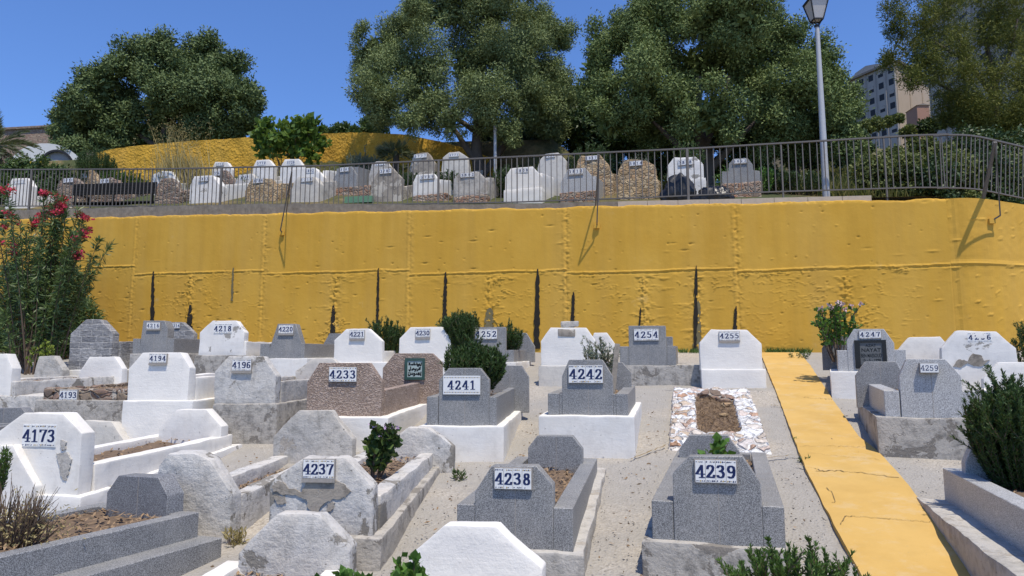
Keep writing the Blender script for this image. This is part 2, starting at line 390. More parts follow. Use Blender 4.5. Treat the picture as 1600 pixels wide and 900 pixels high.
# ---------------------------------------------------------------- number plates
def ell(cx, cy, rx, ry, k=14): return [(cx + rx * math.sin(2 * math.pi * i / k), cy + ry * math.cos(2 * math.pi * i / k)) for i in range(k + 1)]
SIX = [(.48, .86), (.36, .95), (.22, .9), (.11, .7), (.08, .4), (.13, .14), (.3, .05), (.46, .13), (.51, .32), (.44, .5), (.3, .56), (.15, .48), (.09, .36)]
DIG = {'0': [ell(.3, .5, .2, .45)], '1': [[(.14, .78), (.3, .93)], [(.31, .95), (.31, .05)], [(.14, .04), (.48, .04)]],
       '2': [[(.09, .70), (.12, .86), (.25, .95), (.4, .93), (.49, .8), (.47, .63), (.36, .45), (.2, .25), (.07, .08)], [(.07, .09), (.52, .07)], [(.52, .07), (.55, .22)], [(.07, .05), (.5, .04)]],
       '3': [[(.09, .8), (.16, .92), (.3, .95), (.43, .88), (.46, .72), (.38, .58), (.24, .53)], [(.24, .53), (.42, .47), (.5, .32), (.45, .13), (.3, .05), (.14, .08), (.08, .2)]],
       '4': [[(.41, .95), (.04, .31)], [(.04, .3), (.58, .3)], [(.42, .95), (.42, .04)], [(.28, .04), (.55, .04)]],
       '5': [[(.14, .93), (.5, .93)], [(.13, .93), (.11, .52)], [(.11, .52), (.26, .6), (.42, .55), (.5, .36), (.45, .15), (.3, .05), (.14, .08), (.08, .2)]],
       '6': [SIX], '9': [[(.6 - x, 1 - y) for x, y in SIX]], '7': [[(.06, .93), (.54, .93)], [(.07, .93), (.06, .78)], [(.54, .93), (.36, .5), (.26, .04)]],
       '8': [ell(.3, .74, .16, .2), ell(.3, .28, .2, .23)]}
def hull(P):
    P = sorted(set(P))
    def half(P):
        o = []
        for p in P:
            while len(o) > 1 and (o[-1][0] - o[-2][0]) * (p[1] - o[-2][1]) - (o[-1][1] - o[-2][1]) * (p[0] - o[-2][0]) <= 1e-12: o.pop()
            o.append(p)
        return o
    a, b = half(P), half(P[::-1]); return a[:-1] + b[:-1]
_jig = [0]
def stroke(bm, pts, x0, z0, w, h, d, nx, nz, mi):
    for a, b in zip(pts, pts[1:]):
        P = [(x0 + (q[0]) * w + i * nx / 2, z0 + q[1] * h + j * nz / 2) for q in (a, b) for i in (-1, 1) for j in (-1, 1)]
        _jig[0] = (_jig[0] + 1) % 7
        f = bm.faces.new([bm.verts.new((x, d - _jig[0] * .00006, z)) for x, z in hull(P)]); f.material_index = mi
def plate(parent, s0, z0, s1, z1, d, text, style='tile', thick=.018, seed=0, miss=()):
    """number plate of tiles facing -d"""
    rnd = random.Random(sum(ord(c) * (i + 3) for i, c in enumerate(text)) + seed); bm = bmesh.new()
    n = len(text); wt = (s1 - s0) / n; H = z1 - z0
    mats = ['mortar', 'tile_white', 'tile_navy', 'tile_ochre']
    proud = .004
    if style == 'painted': thick = .003
    ledge = style in ('ledge', 'painted')
    for f in add_box(bm, s0 - .004, s1 + .004, d - thick, d + .01, z0 - .005 - (H * .16 if style == 'ledge' else 0), z1 + .004): f.material_index = 1 if style == 'painted' else 0
    if style == 'ledge':
        for f in add_box(bm, s0 - .006, s1 + .006, d - thick - .006, d - thick + .001, z0 - H * .24, z0 - .004): f.material_index = 0
    dd = d - thick - proud
    if style == 'framed':
        fr = H * .17
        for f in add_box(bm, s0 - .006, s1 + .006, dd, d - thick, z0 - .006, z1 + .006): f.material_index = 1
        for i in range(26):
            for zz in (z0 + fr * .45, z1 - fr * .45):
                x = s0 + (s1 - s0) * (i + .5) / 26
                f = bm.faces.new([bm.verts.new((x + a * .005, dd - .0006, zz + b * .006)) for a, b in ((-1, 0), (0, -1), (1, 0), (0, 1))]); f.material_index = 3 if i % 2 else 2
        s0 += fr * 1.1; s1 -= fr * 1.1; z0 += fr; z1 -= fr; wt = (s1 - s0) / n; H = z1 - z0; dd -= .001
    for i, ch in enumerate(text):
        a = s0 + i * wt; tilt = rnd.uniform(-.0015, .0015)
        if style not in ('plain',):
            if i not in miss:
                for f in add_box(bm, a + wt * .02, a + wt * .98, dd, d - thick + .001 if style != 'framed' else dd + .003, z0 + tilt, z1 + tilt): f.material_index = 1
            if style != 'framed':
                for zz in (z0 + H * .07, z1 - H * .07):
                    for q in range(5):
                        if rnd.random() < .85:
                            x = a + wt * (.14 + .18 * q); hh = H * rnd.uniform(.02, .055)
                            f = bm.faces.new([bm.verts.new((x + p * wt * rnd.uniform(.06, .11), dd - .0006, zz + o * hh + tilt)) for p, o in ((-1, -.3), (-.2, -1), (1, -.2), (.3, 1))]); f.material_index = rnd.choice((2, 2, 3))
        if ch in DIG and i not in miss:
            dh = H * (.60 if style != 'plain' else .62); dw = min(wt * .86 / .6, dh * 1.05)
            if style == 'framed': dh = H * .82; dw = min(wt * 1.25, dh)
            x0 = a + wt / 2 - .3 * dw; zb = (z0 + z1) / 2 - dh / 2 + tilt
            thin = style == 'plain'
            for st in DIG[ch]:
                stroke(bm, st, x0, zb, dw, dh, dd - .0008, dw * (.10 if thin else .185), dh * (.075 if thin else .07), 2)
    if style == 'plain':
        for f in add_box(bm, s0, s1, dd, d - thick + .001, z0, z1): f.material_index = 1
    return ob('number_plate', bm_mesh('number_plate', bm), mats, parent)

# ---------------------------------------------------------------- graves
class Fr:
    """local frame of a grave: s to the right, d towards its far end, z up (all from the origin O)"""
    def __init__(s, O, vp):
        s.O = O; s.yaw = math.atan((vp - 800) / F) if vp is not None else 0
        s.ax = Vector((math.cos(s.yaw), -math.sin(s.yaw), 0)); s.ay = Vector((math.sin(s.yaw), math.cos(s.yaw), 0))
    def hit(s, u, v, d=0):
        r = ray(u, v); k = (s.O.dot(s.ay) + d) / r.dot(s.ay); p = r * k - s.O
        return p.dot(s.ax), p.z
    def world(s, a, d, z): return s.O + s.ax * a + s.ay * d + Vector((0, 0, z))
    def ground(s, a, d):
        p = s.world(a, d, 0); return gz(p.x, p.y) - s.O.z
PLASTER = ('white', 'white_worn', 'white_dirty', 'white_peeling', 'concrete', 'concrete_stained', 'concrete_pale', 'render_brown')
_seed = [0.0]
def part(name, bm, mat, parent, **kw):
    _seed[0] += 1.37
    if mat in PLASTER: finish(bm, .011 if mat != 'white_dirty' else .016, 2, .085, .0075 if mat in ('white', 'white_worn') else .011, _seed[0]); sm = 40
    elif mat.startswith('rubble') or 'rubble' in mat: finish(bm, .02, 2, .06, .028, _seed[0]); sm = 60
    elif mat == 'split_block': finish(bm, .008, 1, .06, .008, _seed[0]); sm = 30
    else: finish(bm, .004, 1); sm = 30
    return ob(name, bm_mesh(name, bm, sm), mat, parent)
def head_part(fr, root, name, poly, d, th, mat, zb, joint=True):
    P = [fr.hit(u, v, d) for u, v in poly]
    P = [(P[0][0], zb)] + P + [(P[-1][0], zb)]
    bm = bmesh.new(); add_prism(bm, P[::-1], d, d + th)
    o = part(name, bm, mat, root)
    if mat.startswith('granite') and joint:
        # the stone is faced with two slabs: a fine open joint down the middle
        xm = (P[0][0] + P[-1][0]) / 2 + .01; zt = max(p[1] for p in P) - .006
        b2 = bmesh.new(); add_box(b2, xm - .002, xm + .002, d - .0012, d + .004, zb + .01, zt)
        j = ob('slab_joint', bm_mesh('slab_joint', b2), 'mortar', o)
    return o, P
def soil_part(root, s0, s1, d0, d1, z0, z1, litter=60):
    bm = bmesh.new(); nx, ny = 10, 24; rnd = random.Random(int(s0 * 1e4)); g = []
    for j in range(ny + 1):
        row = []
        for i in range(nx + 1):
            x = s0 + (s1 - s0) * i / nx; y = d0 + (d1 - d0) * j / ny
            row.append(bm.verts.new((x, y, z0 + (z1 - z0) * j / ny + mnoise.noise(Vector((x * 7, y * 7, z0 * 9 + s0))) * .035 + rnd.uniform(-.012, .012))))
        g.append(row)
    for j in range(ny):
        for i in range(nx): bm.faces.new((g[j][i], g[j][i + 1], g[j + 1][i + 1], g[j + 1][i]))
    for _ in range(litter * 4):
        x, y = rnd.uniform(s0, s1), rnd.uniform(d0, d1); a = rnd.uniform(0, 6.28); L = rnd.uniform(.012, .035); w = L * .3
        z = z0 + (z1 - z0) * (y - d0) / (d1 - d0) + .02 + rnd.uniform(0, .02); t = rnd.uniform(-.5, .5)
        c, s_ = math.cos(a), math.sin(a)
        f = bm.faces.new([bm.verts.new((x + c * p * L - s_ * q * w, y + s_ * p * L + c * q * w, z + p * L * t)) for p, q in ((-1, 0), (0, -1), (1, 0), (0, 1))]); f.material_index = 1
    return ob('soil_bed', bm_mesh('soil_bed', bm, 60), ['soil', 'dry_litter'], root)
GRAVES = {}
def grave(label, vp, base, head=None, plinth=None, kerb=None, rear=None, pl=None, soil=.72, inset=.05, group='numbered graves below the yellow wall',
          O=None, slope=.03, litter=60, name='grave', cat='grave', thick=.018):
    O = O or gh(*base); fr = Fr(O, vp); root = empty(name, O, -fr.yaw, label=label, cat=cat, group=group)
    zp = 0.0; info = {'fr': fr, 'root': root}
    if plinth:
        uL, uR, vT, L, mat = plinth
        sL, _ = fr.hit(uL, vT); sR, _ = fr.hit(uR, vT); zp = fr.hit((uL + uR) / 2, vT)[1]
        bm = bmesh.new(); add_prism(bm, [(0, fr.ground(0, 0) - .25), (L, fr.ground(0, L) - .25), (L, max(zp + slope * L, fr.ground(0, L) + .04)), (0, zp)], sL, sR, 'dsz')
        part('plinth', bm, mat, root)
    zb = zp - .012
    if head:
        hp = head[0]
        h, P = head_part(fr, root, 'headstone', hp, inset - .004, head[1], head[2], zb if plinth else fr.ground(0, inset) - .1)
        info['head'] = h; hs0, hs1 = P[0][0], P[-1][0]
    if kerb:
        uL, uR, vT, th, L, mat = kerb
        kL, _ = fr.hit(uL, vT, inset); kR, _ = fr.hit(uR, vT, inset); zt = fr.hit((uL + uR) / 2, vT, inset)[1]
        zt2 = zt + slope * L; d0 = inset + (head[1] if head else 0)
        full_l = head and hs0 - kL < .035; full_r = head and kR - hs1 < .035
        for a, b, full, e in ((kL, kL + th, full_l, hs0 if head else 0), (kR - th, kR, full_r, hs1 if head else 0)):
            ds = d0 if full else inset
            if head and not full:    # kerb end beside the headstone
                if a < 0: b = max(min(b, e), a + .05)
                else: a = min(max(a, e), b - .05)
            bm = bmesh.new(); add_prism(bm, [(ds, zb), (L, zb + slope * L), (L, zt2), (ds, zt)], a, b, 'dsz'); part('kerb', bm, mat, root)
            if head and not full:
                # short return between the kerb and the headstone
                g0, g1 = (b, e) if a < 0 else (e, a)
                if g1 - g0 > .012:
                    bm = bmesh.new(); add_box(bm, g0, g1, inset + .001, inset + .09, zb, zt - .002); part('kerb', bm, mat, root)
        if not head:
            bm = bmesh.new(); add_box(bm, kL + th, kR - th, inset, inset + th, zb, zt - .001); part('kerb', bm, mat, root)
        bm = bmesh.new(); add_box(bm, kL + th, kR - th, L - th, L - .002, zb, zt2 - .004); part('kerb', bm, mat, root)
        if soil:
            zs = zb + (zt - zb) * soil
            info['soil'] = (kL + th, kR - th, d0, L - th, zs, zs + slope * L)
            soil_part(root, kL + th - .01, kR - th + .01, d0 - .01, L - th + .01, zs, zs + slope * L, litter)
    if rear:
        poly, d, th, mat = rear
        r, P2 = head_part(fr, root, 'footstone', poly, d, th, mat, zp + slope * d - .02 if (plinth or kerb) else -.2); info['rear'] = (r, P2, d)
    if pl:
        u0, v0, u1, v1, text = pl[:5]; style = pl[5] if len(pl) > 5 else 'tile'
        dd = inset - .004; tgt = info.get('head')
        a0, b0 = fr.hit(u0, v1, dd); a1, b1 = fr.hit(u1, v0, dd)
        if tgt is None: tgt = root; dd = inset - .02
        plate(tgt, a0, b0, a1, b1, dd, text, style, thick)
    GRAVES[label] = info
    return info

# ---------------------------------------------------------------- foliage helpers
def leaf_obj(name, P, D, L, Wd, mat, parent=None, rng=None, nrm=None, fold=0):
    """one small rhombic leaf per point P along direction D"""
    rng = rng or np.random.default_rng(1); n = len(P)
    D = D / (np.linalg.norm(D, axis=1, keepdims=True) + 1e-9)
    Rv = rng.normal(size=(n, 3)) if nrm is None else nrm
    Sd = np.cross(D, Rv); Sd /= (np.linalg.norm(Sd, axis=1, keepdims=True) + 1e-9)
    L = np.broadcast_to(np.asarray(L, float), (n,))[:, None]; Wd = np.broadcast_to(np.asarray(Wd, float), (n,))[:, None]
    V = np.empty((n, 4, 3)); V[:, 0] = P; V[:, 1] = P + D * L * .5 + Sd * Wd * .5; V[:, 2] = P + D * L; V[:, 3] = P + D * L * .5 - Sd * Wd * .5
    me = bpy.data.meshes.new(name); me.vertices.add(n * 4); me.loops.add(n * 4); me.polygons.add(n)
    me.vertices.foreach_set('co', V.reshape(-1)); me.loops.foreach_set('vertex_index', np.arange(n * 4, dtype=np.int32))
    me.polygons.foreach_set('loop_start', np.arange(0, n * 4, 4, dtype=np.int32)); me.polygons.foreach_set('loop_total', np.full(n, 4, dtype=np.int32))
    me.update(calc_edges=True)
    return ob(name, me, mat, parent)
def rdir(rng, n):
    v = rng.normal(size=(n, 3)); return v / np.linalg.norm(v, axis=1, keepdims=True)
def crown(name, blobs, n, L, Wd, mat, parent, seed, sub=26, subr=.30, up=.35, core=.18, big=1.0):
    rng = np.random.default_rng(seed); C = np.array([b[:3] for b in blobs]); r = np.array([b[3] for b in blobs])
    sc, sr = [], []
    for c, q in zip(C, r):
        d = rdir(rng, sub); d[:, 2] = d[:, 2] * .9 + .18; d[:, 1] -= .12; d /= np.linalg.norm(d, axis=1, keepdims=True); rad = q * rng.uniform(.60, 1.0, sub) * rng.choice([1, 1, 1, 1.12], sub)
        sc.append(c + d * rad[:, None]); sr.append(q * subr * rng.uniform(.6, 1.35, sub))
    sc = np.concatenate(sc); sr = np.concatenate(sr)
    k = rng.choice(len(sc), n, p=sr ** 2 / (sr ** 2).sum())
    d = rdir(rng, n); d[:, 2] += .15; rr = np.abs(rng.normal(.76, .26, n))
    P = sc[k] + d * (sr[k] * rr)[:, None]
    out = rdir(rng, n) * .9 + d * .35; out[:, 2] += up * .4; nr = d + rdir(rng, n) * .38 + np.array([0, 0, .15])
    nc = int(n * core); b = rng.choice(len(C), nc, p=r ** 2 / (r ** 2).sum())
    P2 = C[b] + rdir(rng, nc) * (r[b] * rng.uniform(.0, .8 if big == 1 else .50, nc))[:, None]
    P = np.concatenate([P, P2]); out = np.concatenate([out, rdir(rng, nc)]); nr = np.concatenate([nr, rdir(rng, nc)])
    m = len(P); s = rng.uniform(.7, 1.3, m); s[n:] *= big  # core leaves scaled up, added to block light and sky inside the crown
    return leaf_obj(name, P - np.array(parent.location), out, L * s, Wd * s, mat, parent, rng, nr)
def tree(label, trunk_pts, trunk_r, limbs, blobs, n, L, Wd, mat, seed, group=None, name='tree', **kw):
    base = trunk_pts[0]; root = empty(name, base, label=label, cat='tree', group=group)
    bm = bmesh.new(); tube(bm, [p - base for p in trunk_pts], trunk_r, 9); t = ob('trunk', bm_mesh('trunk', bm, 60), 'bark', root)
    for pts, rad in limbs:
        bm = bmesh.new(); tube(bm, [p - base for p in pts], rad, 6); ob('limb', bm_mesh('limb', bm, 60), 'bark', root)
    root.location = base
    bpy.context.view_layer.update()
    crown('crown', blobs, n, L, Wd, mat, root, seed, **kw)
    return root
def pxblobs(lst, Y, dy=0.0, seed=0, scale=1.0):
    rnd = random.Random(seed); out = []
    for u, v, r in lst:
        y = Y + rnd.uniform(-dy, dy); p = at(u, v, y); out.append((p.x, p.y, p.z, r * y / F * scale))
    return out
def shrub(label, loc, blobs, n, L, Wd, mat, seed, cat='shrub', group=None, name='shrub', stems=5, flowers=None, **kw):
    """leafy mound: blobs are relative (x,y,z,r)"""
    root = empty(name, loc, label=label, cat=cat, group=group); rnd = random.Random(seed)
    B = [(loc.x + b[0], loc.y + b[1], loc.z + b[2], b[3]) for b in blobs]
    crown('foliage', B, n, L, Wd, mat, root, seed, **kw)
    if stems:
        bm = bmesh.new()
        for i in range(stems):
            b = rnd.choice(blobs); e = Vector(b[:3]) + Vector((rnd.uniform(-1, 1), rnd.uniform(-1, 1), rnd.uniform(-.2, .5))) * b[3] * .6
            s = Vector((rnd.uniform(-.06, .06), rnd.uniform(-.06, .06), -.08)); tube(bm, [s, (s + e) / 2 + Vector((rnd.uniform(-.05, .05), 0, .05)), e], [.016, .012, .005], 5)
        ob('stem', bm_mesh('stem', bm, 60), 'twig', root)
    if flowers:
        fm, fn, fs = flowers; rng = np.random.default_rng(seed + 5)
        k = rng.integers(0, len(blobs), fn); c = np.array([b[:3] for b in blobs])[k]; r = np.array([b[3] for b in blobs])[k]
        d = rdir(rng, fn); d[:, 2] = np.abs(d[:, 2]); d[:, 1] -= .5; d /= np.linalg.norm(d, axis=1, keepdims=True)
        for c_ in c + d * r[:, None] * 1.02:
            P = c_ + rng.normal(size=(12, 3)) * fs * .2; leaf_obj('flower_head', P, rdir(rng, 12) + np.array([0, 0, .4]), fs, fs * .7, fm, root, rng)
    return root
def sprigs(label, loc, n, h, spread, leaf, width, mat, seed, dens=160, name='rosemary_bush', cat='bush', group=None, start=.12, curve=.25, stemmat='twig', stemr=.004,
           lean=(0, 0), ang=.75, hvar=.35, flowers=None, branch=0):
    """upright shoots set with narrow leaves"""
    rng = np.random.default_rng(seed); root = empty(name, loc, label=label, cat=cat, group=group)
    bm = bmesh.new(); PP, DD, NN, tips = [], [], [], []
    shoots = []
    for i in range(n):
        a = rng.uniform(0, 2 * math.pi); q = math.sqrt(rng.uniform(0, 1)); H = h * (1 - hvar * q * .8) * rng.uniform(1 - hvar * .6, 1.08)
        b = np.array([math.cos(a) * q * spread * .35, math.sin(a) * q * spread * .35, -.03])
        e = np.array([math.cos(a) * q * spread + lean[0], math.sin(a) * q * spread + lean[1], H])
        mid = (b + e) / 2 + np.array([math.cos(a), math.sin(a), 0]) * q * spread * curve + np.array([0, 0, H * .08])
        shoots.append((b, mid, e))
    for b, mid, e in list(shoots):
        for _ in range(branch):
            t = rng.uniform(.35, .8); o = (1 - t) ** 2 * b + 2 * t * (1 - t) * mid + t * t * e
            dv = np.array([rng.normal() * .5, rng.normal() * .5, 1.0]); dv /= np.linalg.norm(dv); ln = np.linalg.norm(e - b) * rng.uniform(.2, .4)
            shoots.append((o, o + dv * ln * .5 + rng.normal(size=3) * ln * .06, o + dv * ln))
    for k_, (b, mid, e) in enumerate(shoots):
        T = np.linspace(0, 1, 5); pts = [(1 - t) ** 2 * b + 2 * t * (1 - t) * mid + t * t * e for t in T]
        tube(bm, [Vector(p) for p in pts], [stemr, stemr * .9, stemr * .75, stemr * .5, stemr * .25], 3, False)
        ln = np.linalg.norm(e - b); m = max(4, int(ln * dens)); s0 = start if k_ < n else 0.0
        t = rng.uniform(s0, 1, m)[:, None]
        p = (1 - t) ** 2 * b + 2 * t * (1 - t) * mid + t * t * e; tg = 2 * (1 - t) * (mid - b) + 2 * t * (e - mid); tg /= np.linalg.norm(tg, axis=1, keepdims=True)
        PP.append(p); DD.append(tg + rdir(rng, m) * ang); tips.append(e)
    ob('stem', bm_mesh('stem', bm), stemmat, root)
    P = np.concatenate(PP); D = np.concatenate(DD); s = rng.uniform(.65, 1.2, len(P))
    leaf_obj('foliage', P, D, leaf * s, width * s, mat, root, rng)
    if flowers:
        fm, cnt, fs, pet = flowers; tips = np.array(tips); order = np.argsort(-tips[:, 2])[:cnt]
        for c_ in tips[order]:
            P = c_ + rng.normal(size=(pet, 3)) * fs * .24; leaf_obj('flower_head', P, rdir(rng, len(P)) + np.array([0, 0, .3]), fs, fs * .75, fm, root, rng)
    return root

# ================================================================ the setting
def nshift(t):
    """how far the line of the wall has turned back beyond its bend"""
    return min(max(0, t - 3.93), 30) * 0.773
def grid_obj(name, ts, ns, zf, mat, hole=None):
    T, Nn = len(ts), len(ns); V = np.array([wf(t, n + nshift(t), zf(t, n + nshift(t))) for n in ns for t in ts], dtype=np.float32)
    i = np.arange(T - 1)[None, :] + np.arange(Nn - 1)[:, None] * T; q = np.stack([i, i + 1, i + 1 + T, i + T], -1).reshape(-1, 4)
    me = bpy.data.meshes.new(name); me.vertices.add(len(V)); me.vertices.foreach_set('co', V.reshape(-1))
    me.loops.add(q.size); me.loops.foreach_set('vertex_index', q.reshape(-1).astype(np.int32)); me.polygons.add(len(q))
    me.polygons.foreach_set('loop_start', np.arange(0, q.size, 4, dtype=np.int32)); me.polygons.foreach_set('loop_total', np.full(len(q), 4, dtype=np.int32))
    me.update(calc_edges=True); me.polygons.foreach_set('use_smooth', [True] * len(q))
    return ob(name, me, mat)
def lower_z(t, n):
    p = wf(t, n, 0); z = gz(p.x, p.y)
    if n > -2 and n < 15 and abs(t) < 14: z += mnoise.noise(Vector((t * 1.3, n * 1.3, 0))) * .018 + mnoise.noise(Vector((t * 5, n * 5, 3))) * .007
    return z
ts = np.concatenate([np.linspace(-400, -24, 12), np.linspace(-22, 14, 145), np.linspace(18, 400, 12)])
ns = np.concatenate([np.linspace(-300, -6, 8), np.linspace(-2, N0 + .1, 76), ])
tag(grid_obj('ground', ts, ns, lower_z, 'ground'), kind='structure')

# upper terrace and the hillside behind it
ts = np.concatenate([np.linspace(-300, -34, 8), np.linspace(-30, 24, 109), np.linspace(30, 300, 10)])
ns = np.concatenate([np.linspace(N0 + .45, N0 + 12, 58), np.linspace(N0 + 13, N0 + 70, 50), np.linspace(N0 + 90, N0 + 600, 8)])
def upper_z(t, n):
    z = tz(t, n); return z + mnoise.noise(Vector((t * .8, n * .8, 1))) * .06 * min(1, max(0, (n - N0 - .6)))
tag(grid_obj('hillside', ts, ns, upper_z, 'hillside'), kind='structure')

# yellow painted path up to the wall
def path_z(u, v, lift=.012):
    p = gh(u, v); return Vector((p.x, p.y, p.z + lift))
edgeL = [(1188, 553), (1200, 583), (1215, 620), (1237, 680), (1258, 735), (1290, 800), (1345, 905), (1420, 1060), (1560, 1330)]
edgeR = [(1249, 553), (1266, 573), (1300, 626), (1343, 688), (1372, 710), (1402, 742), (1432, 780), (1480, 834), (1535, 903), (1660, 1060), (1880, 1330)]
def resample(E, k):
    P = [gh(*e) for e in E]; L = [0]
    for a, b in zip(P, P[1:]): L.append(L[-1] + (b - a).length)
    out = []
    for i in range(k):
        x = L[-1] * i / (k - 1); j = max(q for q in range(len(L)) if L[q] <= x + 1e-9); j = min(j, len(P) - 2)
        out.append(P[j].lerp(P[j + 1], (x - L[j]) / (L[j + 1] - L[j])))
    return out
k = 160; A, B = resample(edgeL, k), resample(edgeR, k); bm = bmesh.new(); rows = []; rnd = random.Random(3)
cuts = [704, 743, 816, 655, 600]
for i in range(k):
    a, b = A[i], B[i]; row = []
    ja = mnoise.noise(Vector((i * .35, 0, 0))) * .010; jb = mnoise.noise(Vector((i * .35, 9, 0))) * .010
    for j in range(9):
        p = a.lerp(b, j / 8 * (1 + jb) - ja * (1 - j / 8)); z = gz(p.x, p.y) + .03 + mnoise.noise(p * 2.5) * .008
        row.append(bm.verts.new((p.x, p.y, z)))
    rows.append(row)
for i in range(k - 1):
    for j in range(8): bm.faces.new((rows[i][j], rows[i + 1][j], rows[i + 1][j + 1], rows[i][j + 1]))
ex = [e for e in bm.edges if e.is_boundary]; r = bmesh.ops.extrude_edge_only(bm, edges=ex)
for v in [g for g in r['geom'] if isinstance(g, bmesh.types.BMVert)]: v.co.z -= .08
path = tag(ob('path', bm_mesh('path', bm, 50), 'path_yellow'), kind='structure')
# cracks across the painted path
def ribbon(bm, pts, w, rnd, lift=.003, fn=None):
    prev = None
    for i, p in enumerate(pts):
        q = pts[min(i + 1, len(pts) - 1)] - pts[max(i - 1, 0)]; sd = Vector((-q.y, q.x, 0)).normalized() * w * rnd.uniform(.35, 1.2) * .5
        z = Vector((0, 0, lift)); cur = (bm.verts.new(p + sd + z), bm.verts.new(p - sd + z))
        if prev: bm.faces.new((prev[0], prev[1], cur[1], cur[0]))
        prev = cur
bm = bmesh.new()
def crackline(uv, w, jit=3, k=26):
    pts = []
    for i in range(k):
        x = i / (k - 1) * (len(uv) - 1); j = min(int(x), len(uv) - 2); f = x - j
        u = uv[j][0] * (1 - f) + uv[j + 1][0] * f; v = uv[j][1] * (1 - f) + uv[j + 1][1] * f + rnd.uniform(-jit, jit) * .35
        p = gh(u, v); p.z = gz(p.x, p.y) + .03 + mnoise.noise(p * 2.5) * .008; pts.append(p)
    ribbon(bm, pts, w, rnd, .005)
crackline([(1275, 742), (1310, 741), (1355, 746), (1405, 754)], .012)
crackline([(1250, 702), (1300, 703), (1352, 705)], .005); crackline([(1262, 713), (1320, 719), (1375, 724)], .004)
crackline([(1314, 826), (1322, 814), (1345, 815), (1388, 818)], .007); crackline([(1388, 818), (1420, 821), (1455, 824)], .006)
crackline([(1292, 770), (1300, 776), (1306, 790), (1300, 792)], .006, 4, 14); crackline([(1255, 625), (1300, 628)], .006)
tag(ob('path_crack', bm_mesh('path_crack', bm), 'crack', path))
# pale trowelled strips and dark joints in the concrete ground
bm = bmesh.new()
def gline(uv, w, k=20):
    pts = []
    for i in range(k):
        x = i / (k - 1) * (len(uv) - 1); j = min(int(x), len(uv) - 2); f = x - j
        p = gh(uv[j][0] * (1 - f) + uv[j + 1][0] * f, uv[j][1] * (1 - f) + uv[j + 1][1] * f + rnd.uniform(-1, 1)); p.z += .024; pts.append(p)
    ribbon(bm, pts, w, rnd, .004)
gline([(1175, 722), (1215, 718), (1262, 714)], .02); gline([(1040, 610), (1100, 608), (1190, 611)], .02)
gline([(1245, 730), (1290, 742)], .015); gline([(1040, 700), (1000, 716), (985, 722)], .02); gline([(1230, 640), (1205, 636)], .012)
tag(ob('ground_joint', bm_mesh('ground_joint', bm), 'crack'), kind='structure')

# ---------------------------------------------------------------- the yellow retaining wall (relief is real geometry)
def tpx(u, v=420): return tn(at_n(u, v, N0))[0]
def zpx(u, v): return at_n(u, v, N0).z
T0, T1 = -19.0, tn(at_n(1485, 400, N0))[0]
nT, nZ = 1350, 220
tv = np.linspace(T0, T1, nT); fz = np.linspace(0, 1, nZ)
rngw = np.random.default_rng(11)
def vnoise(x, y, seed):
    g = np.random.default_rng(seed).random((257, 257)); xi = np.floor(x).astype(int); yi = np.floor(y).astype(int); fx = x - xi; fy = y - yi
    fx = fx * fx * (3 - 2 * fx); fy = fy * fy * (3 - 2 * fy); m = lambda a: a % 257
    return (g[m(xi), m(yi)] * (1 - fx) + g[m(xi + 1), m(yi)] * fx) * (1 - fy) + (g[m(xi), m(yi + 1)] * (1 - fx) + g[m(xi + 1), m(yi + 1)] * fx) * fy
def fbm(x, y, s, o=4, seed=0):
    a = 0; k = .5
    for i in range(o): a = a + (vnoise(x * s + i * 17.3, y * s + i * 9.1, seed + i) - .5) * k; s *= 2.1; k *= .55
    return a
ztop = 3.34 - .0455 * tv
zbot = np.array([gz(*wf(t, N0, 0).xy) for t in tv]) - .15
TT = np.repeat(tv[:, None], nZ, 1); ZZ = zbot[:, None] + (ztop - zbot)[:, None] * fz[None, :]
H = fbm(TT, ZZ, .9, 2, 1) * .008 + fbm(TT, ZZ, 9, 3, 5) * .003
crumb = fbm(TT, ZZ, 19, 3, 9); flake = fbm(TT, ZZ * 3.2, 4.5, 4, 14)
cr1 = fbm(TT, ZZ * 2.6, 2.6, 4, 81); wrinkle = np.exp(-(cr1 / .014) ** 2) * (fbm(TT, ZZ, 1.3, 2, 83) > .02)     # curled edges of thick paint
seams = [tpx(u) for u in (210, 412, 640, 885, 1152)]; edges_t = [T0] + seams + [T1]
strength = [.22, .28, .26, .40, .36]
for s, k in zip(seams, strength):
    w = np.abs(TT - s + fbm(ZZ * 0 + 3, ZZ, 2, 3, 21) * .05)
    H -= np.exp(-(w / .018) ** 2) * .018 * k
    H += np.exp(-(w / .09) ** 2) * np.clip(crumb * 1.6, -.25, .3) * .075 * k + np.exp(-(w / .25) ** 2) * wrinkle * .010 * k
    H += np.exp(-((TT - s + .05) / .03) ** 2) * .008
hl = [(150, 205, 417, 416), (205, 410, 430, 424), (410, 640, 429, 422), (640, 885, 430, 423), (885, 1152, 428, 420), (1152, 1486, 425, 413)]
for (u0, u1, v0, v1), a, b in zip(hl, edges_t, edges_t[1:]):
    za, zb_ = zpx(u0, v0), zpx(u1, v1); inside = (TT >= a) & (TT < b)
    zl = za + (zb_ - za) * (TT - a) / (b - a) + fbm(TT, TT * 0, 1.6, 3, 33) * .05
    dz = ZZ - zl
    ridge = np.exp(-((dz - .015) / .016) ** 2) * .017 * (1 + crumb * 2) - np.exp(-((dz + .02) / .016) ** 2) * .012
    drip = np.where((dz < 0), np.exp(-(np.abs(dz) / .12)) * (np.clip(flake - .05, 0, .3) * .07 + wrinkle * .016), 0)
    H += np.where(inside, ridge + drip + np.where(dz < 0, .006, 0), 0)
